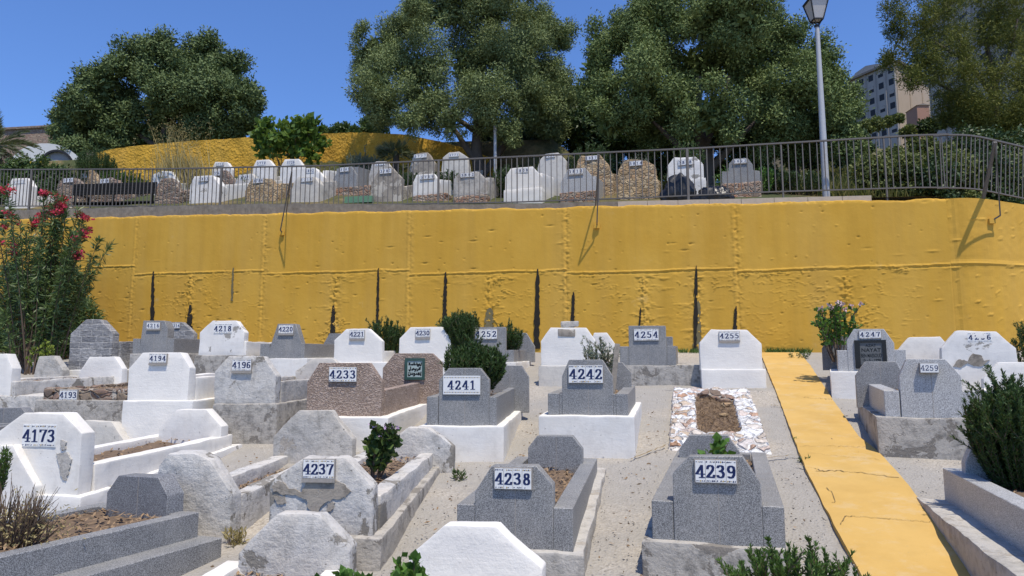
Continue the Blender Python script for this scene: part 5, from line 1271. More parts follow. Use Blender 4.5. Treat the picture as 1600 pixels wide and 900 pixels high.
# ================================================================ trees
YA, YB, YC, YD = 36.0, 21.5, 18.6, 24.0
def ground_pt(u, Y, dz=-.1):
    p = at(u, 240, Y); t, n = tn(p); p.z = tz(t, n) + dz; return p
blA = [(160, 128, 38), (205, 104, 38), (262, 92, 38), (318, 90, 36), (354, 112, 36), (378, 158, 34), (124, 172, 34), (185, 172, 52), (255, 158, 54), (325, 172, 50), (135, 205, 30), (200, 205, 38), (270, 208, 40), (340, 202, 38), (385, 198, 26), (300, 132, 45), (108, 188, 24), (235, 222, 24), (280, 224, 24), (320, 220, 22), (190, 226, 20), (160, 228, 18)]
b = ground_pt(255, YA); tree('dense dark round tree at the left behind the curved yellow wall', [b, b + Vector((.1, 0, 2)), b + Vector((0, .2, 4.5))], [.35, .3, .2], [([b + Vector((0, 0, 2)), at(190, 190, YA)], [.18, .06]), ([b + Vector((0, 0, 2)), at(320, 190, YA)], [.18, .06])],
    pxblobs(blA, YA, 1.6, 3, .92), 130000, .16, .075, 'far_oak_leaf', 31, sub=15, subr=.40, core=.08, big=2.8)
blB = [(585, 75, 40), (640, 40, 45), (700, 22, 50), (770, 15, 55), (835, 40, 45), (870, 60, 36), (590, 135, 48), (655, 110, 65), (735, 100, 70), (815, 105, 65), (865, 120, 38), (600, 165, 40), (675, 160, 52), (760, 165, 56), (838, 170, 52), (878, 150, 28), (640, 188, 26), (705, 195, 26), (790, 205, 32), (855, 205, 36), (705, -25, 50), (800, -20, 45), (568, 95, 26), (645, 12, 26)]
b = ground_pt(752, YB - .3); tree('broad silvery olive tree in the middle with a bare lower trunk', [b, b + Vector((-.15, 0, .9)), b + Vector((-.1, .2, 2.2)), at(745, 150, YB)], [.22, .17, .15, .1],
    [([b + Vector((-.05, 0, .5)), b + Vector((-.5, 0, 1.1)), at(700, 185, YB)], [.13, .10, .04]), ([b + Vector((.05, 0, .2)), at(790, 225, YB), at(820, 170, YB)], [.12, .09, .04]), ([b + Vector((-.1, 0, 1.5)), at(650, 140, YB)], [.09, .03]), ([b + Vector((-.1, .1, 1.8)), at(830, 110, YB)], [.09, .03])],
    pxblobs(blB, YB, 1.5, 5, .90), 235000, .085, .030, 'olive_leaf', 32, sub=15, subr=.40, core=.09, big=2.6)
blC = [(930, 105, 32), (965, 65, 45), (1025, 38, 55), (1100, 30, 58), (1170, 35, 52), (1222, 58, 45), (1268, 100, 42), (1298, 150, 46), (1318, 195, 38), (945, 150, 42), (1005, 125, 68), (1090, 110, 75), (1175, 115, 70), (1245, 145, 55), (955, 190, 40), (1025, 190, 52), (1110, 180, 60), (1195, 190, 55), (1275, 210, 48), (1325, 228, 26), (1235, 222, 38), (1040, -10, 50), (1130, -15, 50)]
b = ground_pt(1100, YC); tree('huge dark green spreading tree at the right behind the fence', [b, b + Vector((.05, 0, .8)), b + Vector((-.1, .2, 2.0)), at(1090, 120, YC)], [.25, .2, .16, .1],
    [([b + Vector((0, 0, .4)), b + Vector((.5, 0, .9)), at(1180, 190, YC)], [.15, .11, .04]), ([b + Vector((0, 0, .5)), b + Vector((-.5, 0, 1.0)), at(1020, 190, YC)], [.15, .1, .04]), ([b + Vector((0, 0, 1.0)), at(1140, 120, YC)], [.1, .04])],
    pxblobs(blC, YC, 1.5, 6, .93), 225000, .085, .036, 'oak_leaf', 33, sub=14, subr=.41, core=.09, big=2.6)
blD = [(1400, 18, 24), (1440, 38, 38), (1412, 78, 30), (1478, 88, 46), (1535, 60, 50), (1590, 100, 50), (1432, 122, 26), (1495, 145, 44), (1560, 160, 50), (1515, 195, 40), (1588, 200, 42), (1480, 20, 40), (1560, 8, 50), (1620, 40, 60), (1640, 140, 60), (1560, 215, 35), (1470, 5, 30), (1384, 95, 16), (1500, 170, 35), (1396, 55, 20), (1422, 104, 22), (1452, 112, 26), (1462, 70, 30)]
b = ground_pt(1560, YD); tree('loose feathery yellowish green tree at the right edge with bare forking limbs', [b, b + Vector((-.1, 0, 1.5)), at(1553, 130, YD), at(1540, 60, YD)], [.26, .2, .12, .06],
    [([at(1553, 150, YD), at(1510, 95, YD), at(1450, 60, YD)], [.10, .07, .03]), ([at(1552, 140, YD), at(1580, 80, YD), at(1590, 30, YD)], [.09, .06, .03]), ([at(1555, 170, YD), at(1500, 150, YD), at(1430, 110, YD)], [.09, .06, .02]), ([at(1512, 96, YD), at(1490, 50, YD)], [.05, .02])],
    pxblobs(blD, YD, 1.5, 7, .95), 85000, .12, .026, 'acacia_leaf', 34, sub=16, subr=.42, core=.06)
# dark trees and hedge further back, seen under and between the crowns
def back_tree(label, lst, Y, n, mat, seed, L=.16, Wd=.07, u0=None):
    b = ground_pt(u0 or lst[0][0], Y); c = at(lst[0][0], lst[0][1], Y)
    return tree(label, [b, b.lerp(c, .5), c], [.2, .16, .08], [], pxblobs(lst, Y, 1.0, seed), n, L, Wd, mat, seed, group='trees behind the upper graves', name='background_tree', sub=18, subr=.38)
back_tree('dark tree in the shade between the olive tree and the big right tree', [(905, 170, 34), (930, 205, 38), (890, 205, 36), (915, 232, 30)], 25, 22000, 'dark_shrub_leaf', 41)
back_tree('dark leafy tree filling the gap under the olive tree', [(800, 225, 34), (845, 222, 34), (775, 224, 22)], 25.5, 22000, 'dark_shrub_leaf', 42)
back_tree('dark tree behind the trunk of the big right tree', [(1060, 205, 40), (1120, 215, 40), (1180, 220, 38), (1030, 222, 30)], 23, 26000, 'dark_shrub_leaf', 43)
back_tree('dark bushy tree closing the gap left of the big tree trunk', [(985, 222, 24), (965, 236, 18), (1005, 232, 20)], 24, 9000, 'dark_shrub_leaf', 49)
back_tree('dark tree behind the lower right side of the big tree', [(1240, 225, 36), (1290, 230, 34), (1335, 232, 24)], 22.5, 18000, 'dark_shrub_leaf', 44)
back_tree('small round green treetop showing above the curved yellow wall', [(535, 205, 12), (515, 208, 11), (553, 206, 10), (580, 200, 15), (595, 195, 15)], 31, 9000, 'shrub_leaf', 45, .13, .06)
back_tree('small grey green tree beside the left end of the dense tree', [(98, 215, 20), (112, 235, 22), (92, 238, 16)], 34, 7000, 'far_oak_leaf', 46, .15, .07)
back_tree('bushy tree on the hill below the apartment block', [(1352, 200, 10), (1370, 196, 10), (1390, 190, 7), (1405, 186, 6)], 44, 5000, 'bank_leaf', 47, .2, .09)
back_tree('leafy tree on the hill at the right edge below the feathery tree', [(1590, 190, 34), (1540, 195, 30), (1620, 200, 40)], 30, 16000, 'dark_shrub_leaf', 48, .16, .07)

# ---------------------------------------------------------------- shrubs on the hill and hedge behind the fence
rnd = random.Random(12)
def bank_shrub(label, u, v, Y, r, n, mat, seed, group='shrubs on the bank behind the fence', flat_=.7):
    p = at(u, v, Y); t, nn = tn(p); z = tz(t, nn); rr = r / F * Y; loc = Vector((p.x, p.y, z - .05)); top = p.z - z
    bl = [(0, 0, max(rr * .3, top - rr * .2), rr), (rr * .8, .1, max(rr * .25, top - rr * .5), rr * .75), (-rr * .8, -.05, max(rr * .25, top - rr * .45), rr * .8), (0, -.2, max(.1, (top - rr) * .5), rr * .8)]
    return shrub(label, loc, bl, n, .085 * Y / 16, .045 * Y / 16, mat, seed, 'shrub', group, sub=14, subr=.42, core=.1)
for i, (u, v, Y, r, n, mt, lab) in enumerate((
    (1365, 262, 15.5, 26, 5000, 'bank_leaf', 'loose green shrub behind the fence just right of the lamp post'), (1410, 262, 15.3, 28, 5500, 'bank_leaf', 'green shrub behind the fence under the dry grass of the bank'),
    (1455, 268, 15.0, 28, 5500, 'dark_shrub_leaf', 'dark shrub behind the fence where it bends'), (1500, 262, 15.6, 30, 6000, 'bank_leaf', 'spreading leafy shrub behind the fence right of the bend'),
    (1545, 262, 15.9, 32, 6000, 'dark_shrub_leaf', 'dark leafy shrub behind the thick fence brace'), (1592, 262, 16.2, 34, 6000, 'bank_leaf', 'leafy shrub behind the fence at the right edge'),
    (1395, 240, 19, 13, 2200, 'bank_leaf', 'yellowish green shrub in the middle of the bank'), (1440, 222, 22, 14, 2400, 'bank_leaf', 'round dark shrub higher on the bank'), (1478, 236, 18.5, 16, 2800, 'bank_leaf', 'pale green shrub on the bank above the bend of the fence'),
    (1450, 196, 27, 10, 2000, 'dark_shrub_leaf', 'dark shrub near the crest of the bank'), (1420, 203, 27, 8, 1500, 'bank_leaf', 'small shrub near the crest of the bank'), (1488, 184, 28, 13, 2600, 'dark_shrub_leaf', 'dark shrub on the crest under the feathery tree'),
    (1530, 225, 20, 34, 6000, 'dark_shrub_leaf', 'large dark shrub under the feathery tree'), (1590, 228, 20, 36, 6000, 'dark_shrub_leaf', 'large dark shrub under the feathery tree at the right edge'))):
    bank_shrub(lab, u, v, Y, r, n, mt, 60 + i)
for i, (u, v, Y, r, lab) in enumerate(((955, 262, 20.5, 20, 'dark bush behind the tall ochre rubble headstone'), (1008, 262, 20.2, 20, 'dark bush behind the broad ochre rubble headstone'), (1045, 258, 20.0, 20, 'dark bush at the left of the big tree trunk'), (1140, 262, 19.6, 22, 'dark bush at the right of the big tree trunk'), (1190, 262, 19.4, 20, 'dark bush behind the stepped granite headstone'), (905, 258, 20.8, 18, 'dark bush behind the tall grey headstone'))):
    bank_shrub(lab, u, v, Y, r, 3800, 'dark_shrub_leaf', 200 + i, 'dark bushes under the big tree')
# grass on the bank
rng = np.random.default_rng(90); P = []
while len(P) < 42000:
    t, n = rng.uniform(1.5, 14), N0 + 2.2 + rng.uniform(0, 1) ** 1.5 * 24
    if mnoise.noise(Vector((t * .5, n * .5, 2))) + rng.uniform(-.3, .3) > -.05: P.append(list(wf(t, n + nshift(t), tz(t, n + nshift(t)) - .03)))
P = np.array(P); D = rdir(rng, len(P)) * .45; D[:, 2] = 1
tag(leaf_obj('grass', P, D, rng.uniform(.15, .45, len(P)), .03, 'hill_grass', None, rng), kind='stuff')

# ---------------------------------------------------------------- plants on the terrace
def tloc(u, v, off, dz=-.03):
    p = at_n(u, v, N0 + off); t, n = tn(p); p.z = tz(t, n) + dz; return p
def topz(u, v, off, loc): return at_n(u, v, N0 + off).z - loc.z
l = tloc(150, 262, 3.4); h = topz(150, 231, 3.4, l)
sprigs('dark green rounded rosemary bush on the terrace above the bench', l, 170, h, .62, .075, .012, 'rosemary_leaf', 101, 170, start=.05)
l = tloc(195, 280, 2.6); sprigs('low bright green bush right of the rosemary on the terrace', l, 90, topz(195, 265, 2.6, l), .7, .06, .02, 'rosemary_bright', 102, 150, name='low_bush')
for i, (u, v, r, n, mt, lab) in enumerate(((30, 275, 22, 4500, 'shrub_leaf', 'leafy green shrub below the palm at the left edge'), (70, 268, 22, 5000, 'shrub_leaf', 'bright leafy shrub in front of the vaulted shelter'), (100, 285, 18, 3500, 'dark_shrub_leaf', 'dark shrub left of the round brown headstone'), (60, 300, 22, 4000, 'dark_shrub_leaf', 'dark low shrub right of the far left white headstone'), (5, 290, 20, 3000, 'shrub_leaf', 'shrub behind the fence cut by the left edge'))):
    l = tloc(u, v, 3.2 if i < 3 else 2.2); Yk = l.y; tz_ = at_n(u, v, N0 + (3.2 if i < 3 else 2.2)).z - l.z; q = r / F * Yk
    shrub(lab, l, [(0, 0, tz_, q), (q * .7, 0, tz_ * .7, q * .8), (-q * .7, 0, tz_ * .75, q * .8), (0, -.1, tz_ * .4, q * .8)], n, .11, .05, mt, 110 + i, 'shrub', 'shrubs on the upper terrace', sub=12, subr=.45, flowers=('yellow_petal', 5, .05) if i == 1 else None)
# tall dry grass in seed
l = tloc(285, 275, 3.6); rng = np.random.default_rng(7); root = empty('dry_grass_tuft', l, label='tall tuft of dry yellow grass in seed before the curved wall', cat='grass tuft'); PP = []; DD = []; LL = []
for i in range(900):
    b = np.array([rng.normal() * .45 + .15, rng.normal() * .25, 0]); PP.append(b); DD.append([rng.normal() * .16 - .18 - .1 * b[0], rng.normal() * .1, 1]); LL.append(rng.uniform(.7, 1.75) * (1.3 if rng.random() < .16 else .8))
PP, DD, LL = map(np.array, (PP, DD, LL)); leaf_obj('blade', PP, DD, LL, .022, 'dry_grass', root, rng)
s = LL > 1.5; dn = DD / np.linalg.norm(DD, axis=1, keepdims=True); tips = (PP + dn * LL[:, None])[s]; q = np.repeat(tips, 14, 0) + rng.normal(size=(len(tips) * 14, 3)) * np.array([.04, .04, .12]); leaf_obj('seed_head', q, rdir(rng, len(q)), .06, .016, 'dry_grass', root, rng)
l = tloc(395, 285, 3.0); sprigs('thin weeds between the terrace headstones 3763 and 3784', l, 40, .55, .5, .06, .02, 'shrub_leaf', 103, 60, name='weeds', cat='weeds')
# fig
l = tloc(447, 255, 5.6); yk = l.y
bl = [((u - 447) / F * yk, rnd_, (at(u, v, yk).z - l.z), r / F * yk) for u, v, r, rnd_ in ((415, 205, 15, 0), (440, 212, 20, -.1), (465, 205, 18, .1), (485, 200, 14, 0), (495, 222, 12, .1), (425, 228, 14, -.1), (455, 230, 18, 0), (482, 238, 14, -.1), (410, 222, 12, .1), (468, 196, 9, 0), (492, 247, 8, -.1), (406, 240, 8, 0), (507, 226, 7, 0), (398, 214, 7, 0), (478, 190, 7, 0))]
shrub('bright green fig tree growing against the curved yellow wall', l, [(a, b_, c, d * .9) for a, b_, c, d in bl], 1500, .22, .15, 'fig_leaf', 121, 'tree', None, 'fig_tree', 14, sub=9, subr=.55, core=.04)
# fan palm
l = tloc(618, 255, 5.0); root = empty('fan_palm', l, label='small fan palm with stiff leaves before the curved yellow wall', cat='palm'); rng = np.random.default_rng(5); yk = l.y; hp = at(618, 225, yk).z - l.z
bm = bmesh.new(); tube(bm, [Vector((0, 0, -.1)), Vector((.02, 0, hp * .75))], [.13, .10], 8); ob('trunk', bm_mesh('trunk', bm, 60), 'bark', root); PP = []; DD = []
bm = bmesh.new()
for k in range(30):
    a = rng.uniform(0, 6.28); e = rng.uniform(-.1, 1.1); d = np.array([math.cos(a) * math.cos(e), math.sin(a) * math.cos(e), math.sin(e)]); c = np.array([0, 0, hp * rng.uniform(.45, .8)]); st = c + d * rng.uniform(.22, .42)
    tube(bm, [Vector(c), Vector(st)], .008, 3, False); sd = np.cross(d, rng.normal(size=3)); sd /= np.linalg.norm(sd)
    for f in np.linspace(-1.25, 1.25, 17): PP.append(st); DD.append(d * math.cos(f) + sd * math.sin(f))
ob('stem', bm_mesh('stem', bm), 'green_stem', root); leaf_obj('frond', np.array(PP), np.array(DD), .36, .03, 'palm_leaf', root, rng)
l = tloc(568, 262, 4.4); sprigs('silvery green bush left of the fan palm', l, 70, topz(568, 236, 4.4, l), .5, .07, .016, 'silver_leaf', 104, 110, name='silver_bush', branch=2)
l = tloc(995, 262, 2.0); sprigs('thin grey weeds growing above headstone 3814', l, 50, topz(995, 238, 2.0, l), .45, .05, .012, 'silver_leaf', 105, 70, name='weeds', cat='weeds')
l = tloc(925, 250, 3.6); sprigs('dark green bush behind headstone 1817', l, 110, topz(890, 228, 3.6, l), .6, .08, .018, 'dark_shrub_leaf', 106, 110, name='dark_bush')
l = tloc(1075, 250, 2.2); sprigs('upright green sprigs behind headstone 3818', l, 45, topz(1075, 212, 2.2, l), .4, .07, .016, 'shrub_leaf', 107, 90, name='upright_plant', cat='plant')
for u in (1132, 1192):
    l = tloc(u, 285, 1.7); sprigs('leafy plant at the %s side of headstone 3822' % ('left' if u < 1150 else 'right'), l, 26, topz(u, 258, 1.7, l), .25, .08, .03, 'geranium_leaf', u, 60, name='leafy_plant', cat='plant')
l = tloc(800, 300, 1.9); sprigs('dark bush in shade left of the large stepped white headstone', l, 90, topz(775, 262, 1.9, l), .5, .08, .018, 'dark_shrub_leaf', 108, 100, name='dark_bush')
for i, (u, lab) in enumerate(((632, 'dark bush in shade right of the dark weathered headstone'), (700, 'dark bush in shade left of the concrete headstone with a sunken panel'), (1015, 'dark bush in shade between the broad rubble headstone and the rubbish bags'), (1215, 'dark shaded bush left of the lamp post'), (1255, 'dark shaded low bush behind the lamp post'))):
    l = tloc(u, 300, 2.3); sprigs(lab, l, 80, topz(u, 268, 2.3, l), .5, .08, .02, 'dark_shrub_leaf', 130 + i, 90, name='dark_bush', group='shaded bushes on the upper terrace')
# date palm at the left edge
Yp = 27; l = ground_pt(-8, Yp); top = at(-8, 228, Yp); root = empty('date_palm', l, label='date palm with arching grey green fronds at the left edge', cat='palm'); rng = np.random.default_rng(15)
bm = bmesh.new(); tube(bm, [Vector((0, 0, -.2)), Vector((0, 0, top.z - l.z))], [.28, .24], 10); ob('trunk', bm_mesh('trunk', bm, 60), 'bark', root); c = np.array([0, 0, top.z - l.z])
for k in range(34):
    a = rng.uniform(0, 6.28); e = rng.uniform(-.25, 1.25); L_ = rng.uniform(1.5, 2.1); d = np.array([math.cos(a) * math.cos(e), math.sin(a) * math.cos(e), math.sin(e)]); T = np.linspace(0, 1, 60)
    ax_ = c + d * L_ * T[:, None] + np.array([0, 0, -1]) * (T ** 2)[:, None] * L_ * (.45 * math.cos(e)); tg = np.gradient(ax_, axis=0); tg /= np.linalg.norm(tg, axis=1, keepdims=True); sd = np.cross(tg, [0, 0, 1.0]); sd /= np.linalg.norm(sd, axis=1, keepdims=True) + 1e-6
    P = np.concatenate([ax_[6:], ax_[6:]]); Dd = np.concatenate([tg[6:] * .8 + sd[6:] * .75 + [0, 0, .15], tg[6:] * .8 - sd[6:] * .75 + [0, 0, .15]]) + rng.normal(size=(108, 3)) * .08
    leaf_obj('frond', P, Dd, np.tile(.42 * np.sin(np.pi * (T[6:] * .85 + .12)), 2), .026, 'palm_leaf', root, rng)

# ---------------------------------------------------------------- plants among the graves
def gp(u, v, dz=0.0): p = gh(u, v); p.z += dz; return p
# oleander: many leafy stems with red flower heads
Yo = 14.2; l = at(52, 560, Yo); l.z = gz(l.x, l.y) - .05
def ol(u, v): p = at(u, v, Yo); return (p.x - l.x, p.z - l.z)
rng = np.random.default_rng(77); root = empty('oleander', l, label='tall oleander with red flowers against the yellow wall', cat='shrub'); bm = bmesh.new(); PP, DD, TI = [], [], []
targets = [(8, 330, 1), (28, 322, 1), (52, 318, 1), (78, 322, 1), (100, 312, 1), (118, 330, 1), (42, 345, 1), (68, 340, 0), (5, 365, 0), (95, 350, 0), (138, 385, 1), (148, 372, 0), (20, 405, 1), (60, 375, 0), (110, 365, 1), (35, 380, 0), (85, 385, 0), (125, 400, 0), (0, 400, 0), (142, 400, 1), (15, 350, 1), (88, 332, 1), (75, 308, 1), (110, 430, 0), (50, 420, 0), (100, 330, 1), (-25, 340, 1), (-20, 390, 0), (-15, 430, 0), (45, 455, 0), (75, 450, 0), (118, 455, 0), (15, 460, 0), (92, 480, 0), (30, 490, 0), (66, 400, 0), (128, 420, 0)]
for (u, v, fl) in targets:
    for rep in range(2):
        if u < 90 and rep == 1 and (int(u + v) % 5 == 0): continue
        x, z = ol(u + rng.normal() * 6, v + rng.normal() * 6); e = np.array([x, rng.normal() * .35, z]); b = np.array([x * .30 + rng.normal() * .1, rng.normal() * .15, 0]); mid = (b * .55 + e * .45) + np.array([-x * .1, 0, z * .08])
        T = np.linspace(0, 1, 8)[:, None]; pts = (1 - T) ** 2 * b + 2 * T * (1 - T) * mid + T * T * e; tube(bm, [Vector(p) for p in pts], [.014, .013, .012, .011, .009, .008, .006, .004], 4, False)
        m = int(95 + z * 46); t = 1 - rng.uniform(0, 1, m)[:, None] ** 1.2 * (.80 if rep else .62); p = (1 - t) ** 2 * b + 2 * t * (1 - t) * mid + t * t * e; tg = 2 * (1 - t) * (mid - b) + 2 * t * (e - mid); tg /= np.linalg.norm(tg, axis=1, keepdims=True)
        w = np.where(t > .9, .9, .15); PP.append(p); DD.append(tg * w + rdir(rng, m) * .8 + np.array([0, 0, -.25])); 
        if fl and rep == 0: TI.append(e)
ob('stem', bm_mesh('stem', bm, 60), 'twig', root); P = np.concatenate(PP); leaf_obj('foliage', P, np.concatenate(DD), rng.uniform(.11, .19, len(P)), .026, 'oleander_leaf', root, rng)
for tip in TI:
    for _ in range(3):
        q = tip + rng.normal(size=3) * [.09, .07, .045] + rng.normal(size=(30, 3)) * np.array([.036, .036, .026]); leaf_obj('flower_head', q, rdir(rng, len(q)) + [0, -.2, .3], .055, .05, 'red_petal', root, rng)
# dense dark growth at its foot
l2 = gp(45, 566); bl = [((u - 45) / F * l2.y, d_, (at(u, v, l2.y).z - l2.z), r / F * l2.y) for u, v, r, d_ in ((0, 525, 30, .5), (40, 520, 32, .6), (85, 520, 30, .6), (112, 525, 22, .6), (60, 545, 24, .4), (15, 548, 24, .4), (100, 545, 18, .5), (-30, 520, 40, .5), (15, 470, 34, .6), (60, 478, 34, .6), (100, 492, 22, .6), (30, 430, 26, .7), (70, 435, 22, .7), (-20, 450, 34, .6))]
shrub('dense dark undergrowth at the foot of the oleander', l2, bl, 21000, .13, .028, 'oleander_leaf', 141, 'shrub', None, 'undergrowth_bush', 6, sub=18, subr=.4, core=.25)
# small lime green climber
l = gp(50, 606, .25); sprigs('small bent shrub with lime green leaves before the oleander', l, 7, at(50, 532, l.y).z - l.z, .25, .065, .055, 'lime_leaf', 142, 60, name='lime_shrub', cat='shrub', start=.15, lean=(.12, 0), stemr=.012, ang=1.2, branch=2)
def rosemary(label, u, vb, vt, Y, spread, n, seed, mat='rosemary_leaf', leaf=.032, width=.007, dens=420, zb=None, **kw):
    l = at(u, vb, Y); h = at(u, vt, Y).z - l.z
    return sprigs(label, l, n, h, spread, leaf, width, mat, seed, dens, group=kw.pop('group', None), **kw)
RG = 'rosemary bushes growing on graves'
rosemary('round dark rosemary bush behind grave 4241', 742, 612, 536, 7.4, .30, 120, 151, leaf=.045, width=.010, dens=300, curve=.5, branch=2)
rosemary('dark rosemary bush standing before the wall between graves 4230 and 4252', 719, 560, 491, 11.6, .30, 110, 152, leaf=.05, width=.012, dens=230, hvar=.2, curve=.45, branch=2)
rosemary('rosemary bush with upright shoots between graves 4221 and 4230', 601, 560, 494, 12.2, .36, 60, 153, leaf=.05, width=.012, dens=220, hvar=.4, branch=1)
rosemary('wispy rosemary bush inside the kerbs of grave 4252', 792, 556, 497, 11.9, .28, 55, 154, leaf=.05, width=.011, dens=170, hvar=.5, branch=2)
rosemary('big spreading rosemary bush in the granite grave at the right edge', 1604, 775, 582, 4.5, .27, 200, 155, leaf=.028, width=.006, dens=560, hvar=.34, curve=.55, branch=2)
rosemary('dark rosemary against the wall at the right edge above 4266', 1612, 585, 495, 9.6, .22, 40, 156, leaf=.045, width=.010, dens=240, hvar=.5, branch=1)
l = at(1240, 985, 2.6); sprigs('bright green rosemary shoots rising from below in the foreground', l, 62, at(1240, 832, 2.6).z - l.z, .27, .022, .0056, 'rosemary_bright', 157, 760, start=.1, hvar=.55, branch=1, curve=.1)
l = at(-6, 770, 4.2); sprigs('green rosemary sprig at the left edge', l, 14, at(-6, 690, 4.2).z - l.z, .07, .026, .006, 'rosemary_bright', 158, 480, start=.1, name='rosemary_sprig', cat='plant')
# dead twiggy bush at the left
l = at(15, 868, 3.9); rng = np.random.default_rng(3); root = empty('dead_bush', l, label='dry leafless twiggy bush in the left corner grave', cat='bush'); bm = bmesh.new()
for i in range(150):
    a = rng.uniform(0, 6.28); q = math.sqrt(rng.random()) * .24; H = rng.uniform(.12, .40) * (1 - q); e = Vector((math.cos(a) * q * 1.0, math.sin(a) * q * .6, H)); s_ = Vector((math.cos(a) * q * .3, math.sin(a) * q * .2, -.03)); m_ = s_.lerp(e, .5) + Vector((rng.normal() * .02, 0, rng.normal() * .02)); tube(bm, [s_, m_, e], [.005, .004, .0012], 3, False)
    for _ in range(2): d = (e - m_) * rng.uniform(.5, .9); tube(bm, [m_.lerp(e, .3), m_.lerp(e, .3) + d + Vector((rng.normal(), rng.normal(), rng.normal())) * .03], [.003, .001], 3, False)
ob('twigs', bm_mesh('twigs', bm), 'twig', root)
P = np.random.default_rng(9).normal(size=(1500, 3)) * [.13, .1, .08] + [0, 0, .12]; leaf_obj('dry_leaves', P, rdir(rng, 1500), .022, .007, 'dry_grass', root, rng)
# pelargonium in 4237
l = at(588, 744, 5.3); sprigs('pelargonium with mauve flowers growing inside grave 4237', l, 9, at(600, 655, 5.3).z - l.z, .10, .055, .052, 'shrub_leaf', 161, 95, name='pelargonium', cat='flowering plant', start=.2, lean=(.09, 0), stemr=.009, ang=1.3, branch=3, flowers=('mauve_petal', 12, .022, 9))
# rose in 4247
i_ = g4247; p = i_['fr'].world(-.18, 1.05, i_['soil'][4] - .02); sprigs('rose bush with pale pink flowers in grave 4247', p, 16, at(1325, 470, p.y).z - p.z, .36, .065, .055, 'geranium_leaf', 162, 42, name='rose_bush', cat='bush', start=.28, stemr=.009, ang=1.3, branch=3, flowers=('pink_petal', 16, .04, 14))
# silver bush in 4242
i_ = g4242; p = i_['fr'].world(.06, .75, i_['soil'][4] - .02); sprigs('silvery olive twigs growing behind headstone 4242', p, 26, at(915, 520, p.y).z - p.z, .17, .04, .010, 'silver_leaf', 163, 120, name='silver_bush', cat='bush', start=.15, branch=2, lean=(-.02, 0))
i_ = g4242; p = i_['fr'].world(.17, .55, i_['soil'][4]); root = empty('broken_tile', p, label='broken brown roof tile stuck upright in grave 4242', cat='tile'); bm = bmesh.new(); bar(bm, Vector((0, 0, -.05)), Vector((.07, 0, at(940, 537, p.y).z - p.z)), .05, .012); ob('shard', bm_mesh('shard', bm), 'render_brown', root)
# leaves over 4239
i_ = g4239; p = i_['fr'].world(.03, .5, i_['soil'][4]); sprigs('green pelargonium sprig peeping over headstone 4239', p, 7, at(1112, 684, p.y).z - p.z, .12, .06, .055, 'geranium_leaf', 164, 50, name='pelargonium', cat='plant', start=.45, ang=1.3, stemr=.005, branch=1)
# geranium in the foreground
for i, (u, v, sp, lab) in enumerate(((636, 868, .075, 'bright green geranium leaves before the white end stone'), (545, 884, .05, 'small green geranium tip between the front end stones'), (490, 896, .03, 'tiny green geranium tip left of the other foreground leaves'))):
    l = at(u, 985, 2.75); sprigs(lab, l, 16 if i == 0 else 8, at(u, v, 2.75).z - l.z, sp, .036, .030, 'geranium_leaf', 170 + i, 120, name='geranium', cat='plant', start=.5, ang=1.2, stemr=.003, branch=3, group='geranium tips at the bottom edge')
# weeds and moss along edges
def weed(label, u, v, h, sp, n, seed, mat='shrub_leaf', leaf=.04, wd=.012): sprigs(label, gp(u, v, -.01), n, h, sp, leaf, wd, mat, seed, 90, name='weed', cat='weed', stemr=.0025, start=.0, ang=.8)
weed('small weed tuft at the far end of grave 4237', 718, 750, .10, .06, 14, 181); weed('dry weed tuft beside the cracked headstone', 368, 850, .12, .07, 16, 182, 'dry_grass')
weed('green weed at the top of the yellow path', 1247, 561, .14, .2, 26, 183); weed('low weed on the left edge of the path', 1258, 722, .05, .05, 10, 184); weed('tiny green weed by the path crack', 1243, 690, .05, .03, 8, 185, 'geranium_leaf', .02, .01)
rng = np.random.default_rng(44); P = []
for u0, u1, k in ((1195, 1265, 420), (960, 975, 60), (395, 425, 90), (1060, 1090, 120), (725, 760, 60)):
    for _ in range(k):
        u = rng.uniform(u0, u1); q = at_n(u, 500, N0 - .06 - rng.random() * .12); P.append([q.x, q.y, gz(q.x, q.y) - .01])
P = np.array(P); D = rdir(rng, len(P)) * .6; D[:, 2] = 1
tag(leaf_obj('weeds', P, D, rng.uniform(.05, .14, len(P)), .014, 'rosemary_bright', None, rng), kind='stuff')
# gravel and litter on the concrete between graves
rng = np.random.default_rng(45); P = []
for _ in range(2600):
    u, v = rng.uniform(560, 1500), rng.uniform(600, 900); q = gh(u, v); P.append([q.x, q.y, gz(q.x, q.y) + .016])
D = rdir(rng, len(P)); D[:, 2] *= .3
tag(leaf_obj('gravel', np.array(P), D, rng.uniform(.008, .022, len(P)), .012, 'mortar', None, rng), kind='stuff')

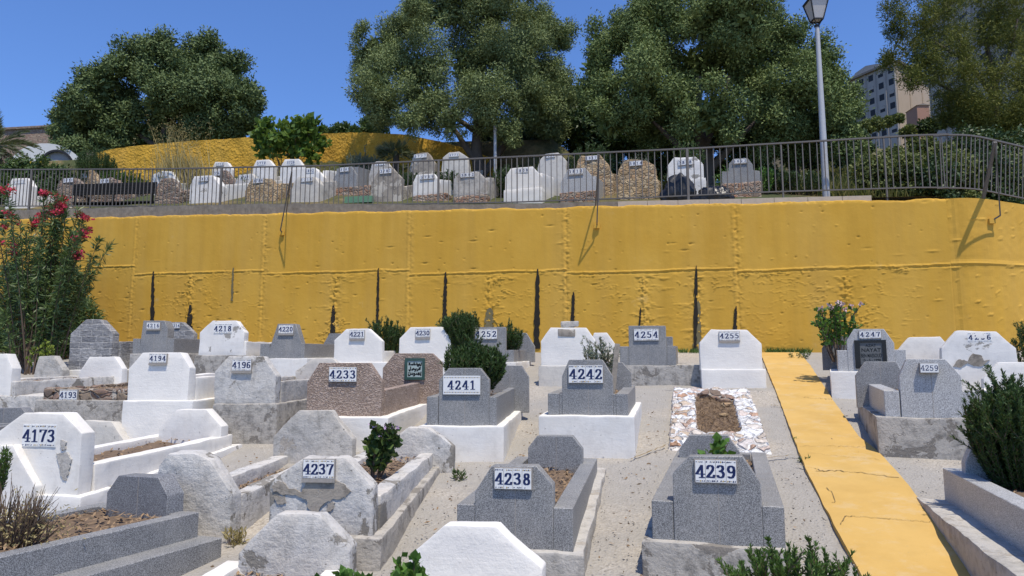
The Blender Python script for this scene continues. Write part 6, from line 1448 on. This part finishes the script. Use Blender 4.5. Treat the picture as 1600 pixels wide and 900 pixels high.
# ---------------------------------------------------------------- bare and stained patches on the plaster (shapes seen in the photograph)
def bare_patch(info, poly, mat, d=.046, proud=.003, seed=1):
    fr, h = info['fr'], info['head']; rnd = random.Random(seed); P = [fr.hit(u, v, d) for u, v in poly]; Q = []
    for (a, b), (c, e) in zip(P, P[1:] + P[:1]):
        for k in range(5): f = k / 5; Q.append((a + (c - a) * f + rnd.uniform(-.006, .006), b + (e - b) * f + rnd.uniform(-.006, .006)))
    bm = bmesh.new(); f = bm.faces.new([bm.verts.new((x, d - proud - .006, z)) for x, z in Q]); r = bmesh.ops.extrude_face_region(bm, geom=[f])
    for v in [g for g in r['geom'] if isinstance(g, bmesh.types.BMVert)]: v.co.y += .02
    bmesh.ops.triangulate(bm, faces=bm.faces[:]); bmesh.ops.recalc_face_normals(bm, faces=bm.faces[:])
    return ob('bare_patch', bm_mesh('bare_patch', bm), mat, h)
bare_patch(g4237, [(425, 760), (436, 750), (452, 762), (472, 768), (480, 750), (522, 750), (540, 758), (548, 768), (540, 776), (522, 780), (508, 786), (498, 800), (484, 796), (478, 780), (462, 772), (445, 772), (428, 768)], 'render_brown', seed=2)
bare_patch(g4237, [(430, 776), (444, 775), (447, 785), (434, 789)], 'render_brown', seed=3); bare_patch(g4237, [(512, 786), (524, 784), (520, 796), (510, 800)], 'render_brown', seed=4)
bare_patch(g4173, [(95, 688), (104, 690), (103, 700), (97, 705)], 'concrete', seed=5); bare_patch(g4173, [(88, 709), (106, 707), (112, 718), (108, 738), (103, 752), (97, 746), (94, 730), (91, 716)], 'concrete', seed=6)
bare_patch(g4266, [(1489, 572), (1498, 561), (1511, 564), (1520, 552), (1533, 555), (1537, 564), (1546, 562), (1534, 573), (1522, 571), (1512, 567), (1500, 574)], 'render_brown', seed=7)

rng = np.random.default_rng(46); P = []
for i_ in (g4237, g4238, g4239, g4242, g4241, g4259, gcrk, g4173):
    fr = i_['fr']
    for _ in range(45):
        sd = rng.choice([-1, 1]); a = sd * (.48 + abs(rng.normal()) * .10); d_ = rng.uniform(-.3, 2.2); p = fr.world(a, d_, 0); P.append([p.x, p.y, gz(p.x, p.y) + .014])
P = np.array(P); D = rdir(rng, len(P)); D[:, 2] *= .25
tag(leaf_obj('leaf_litter', P, D, rng.uniform(.015, .05, len(P)), .014, 'dry_litter', None, rng), kind='stuff')
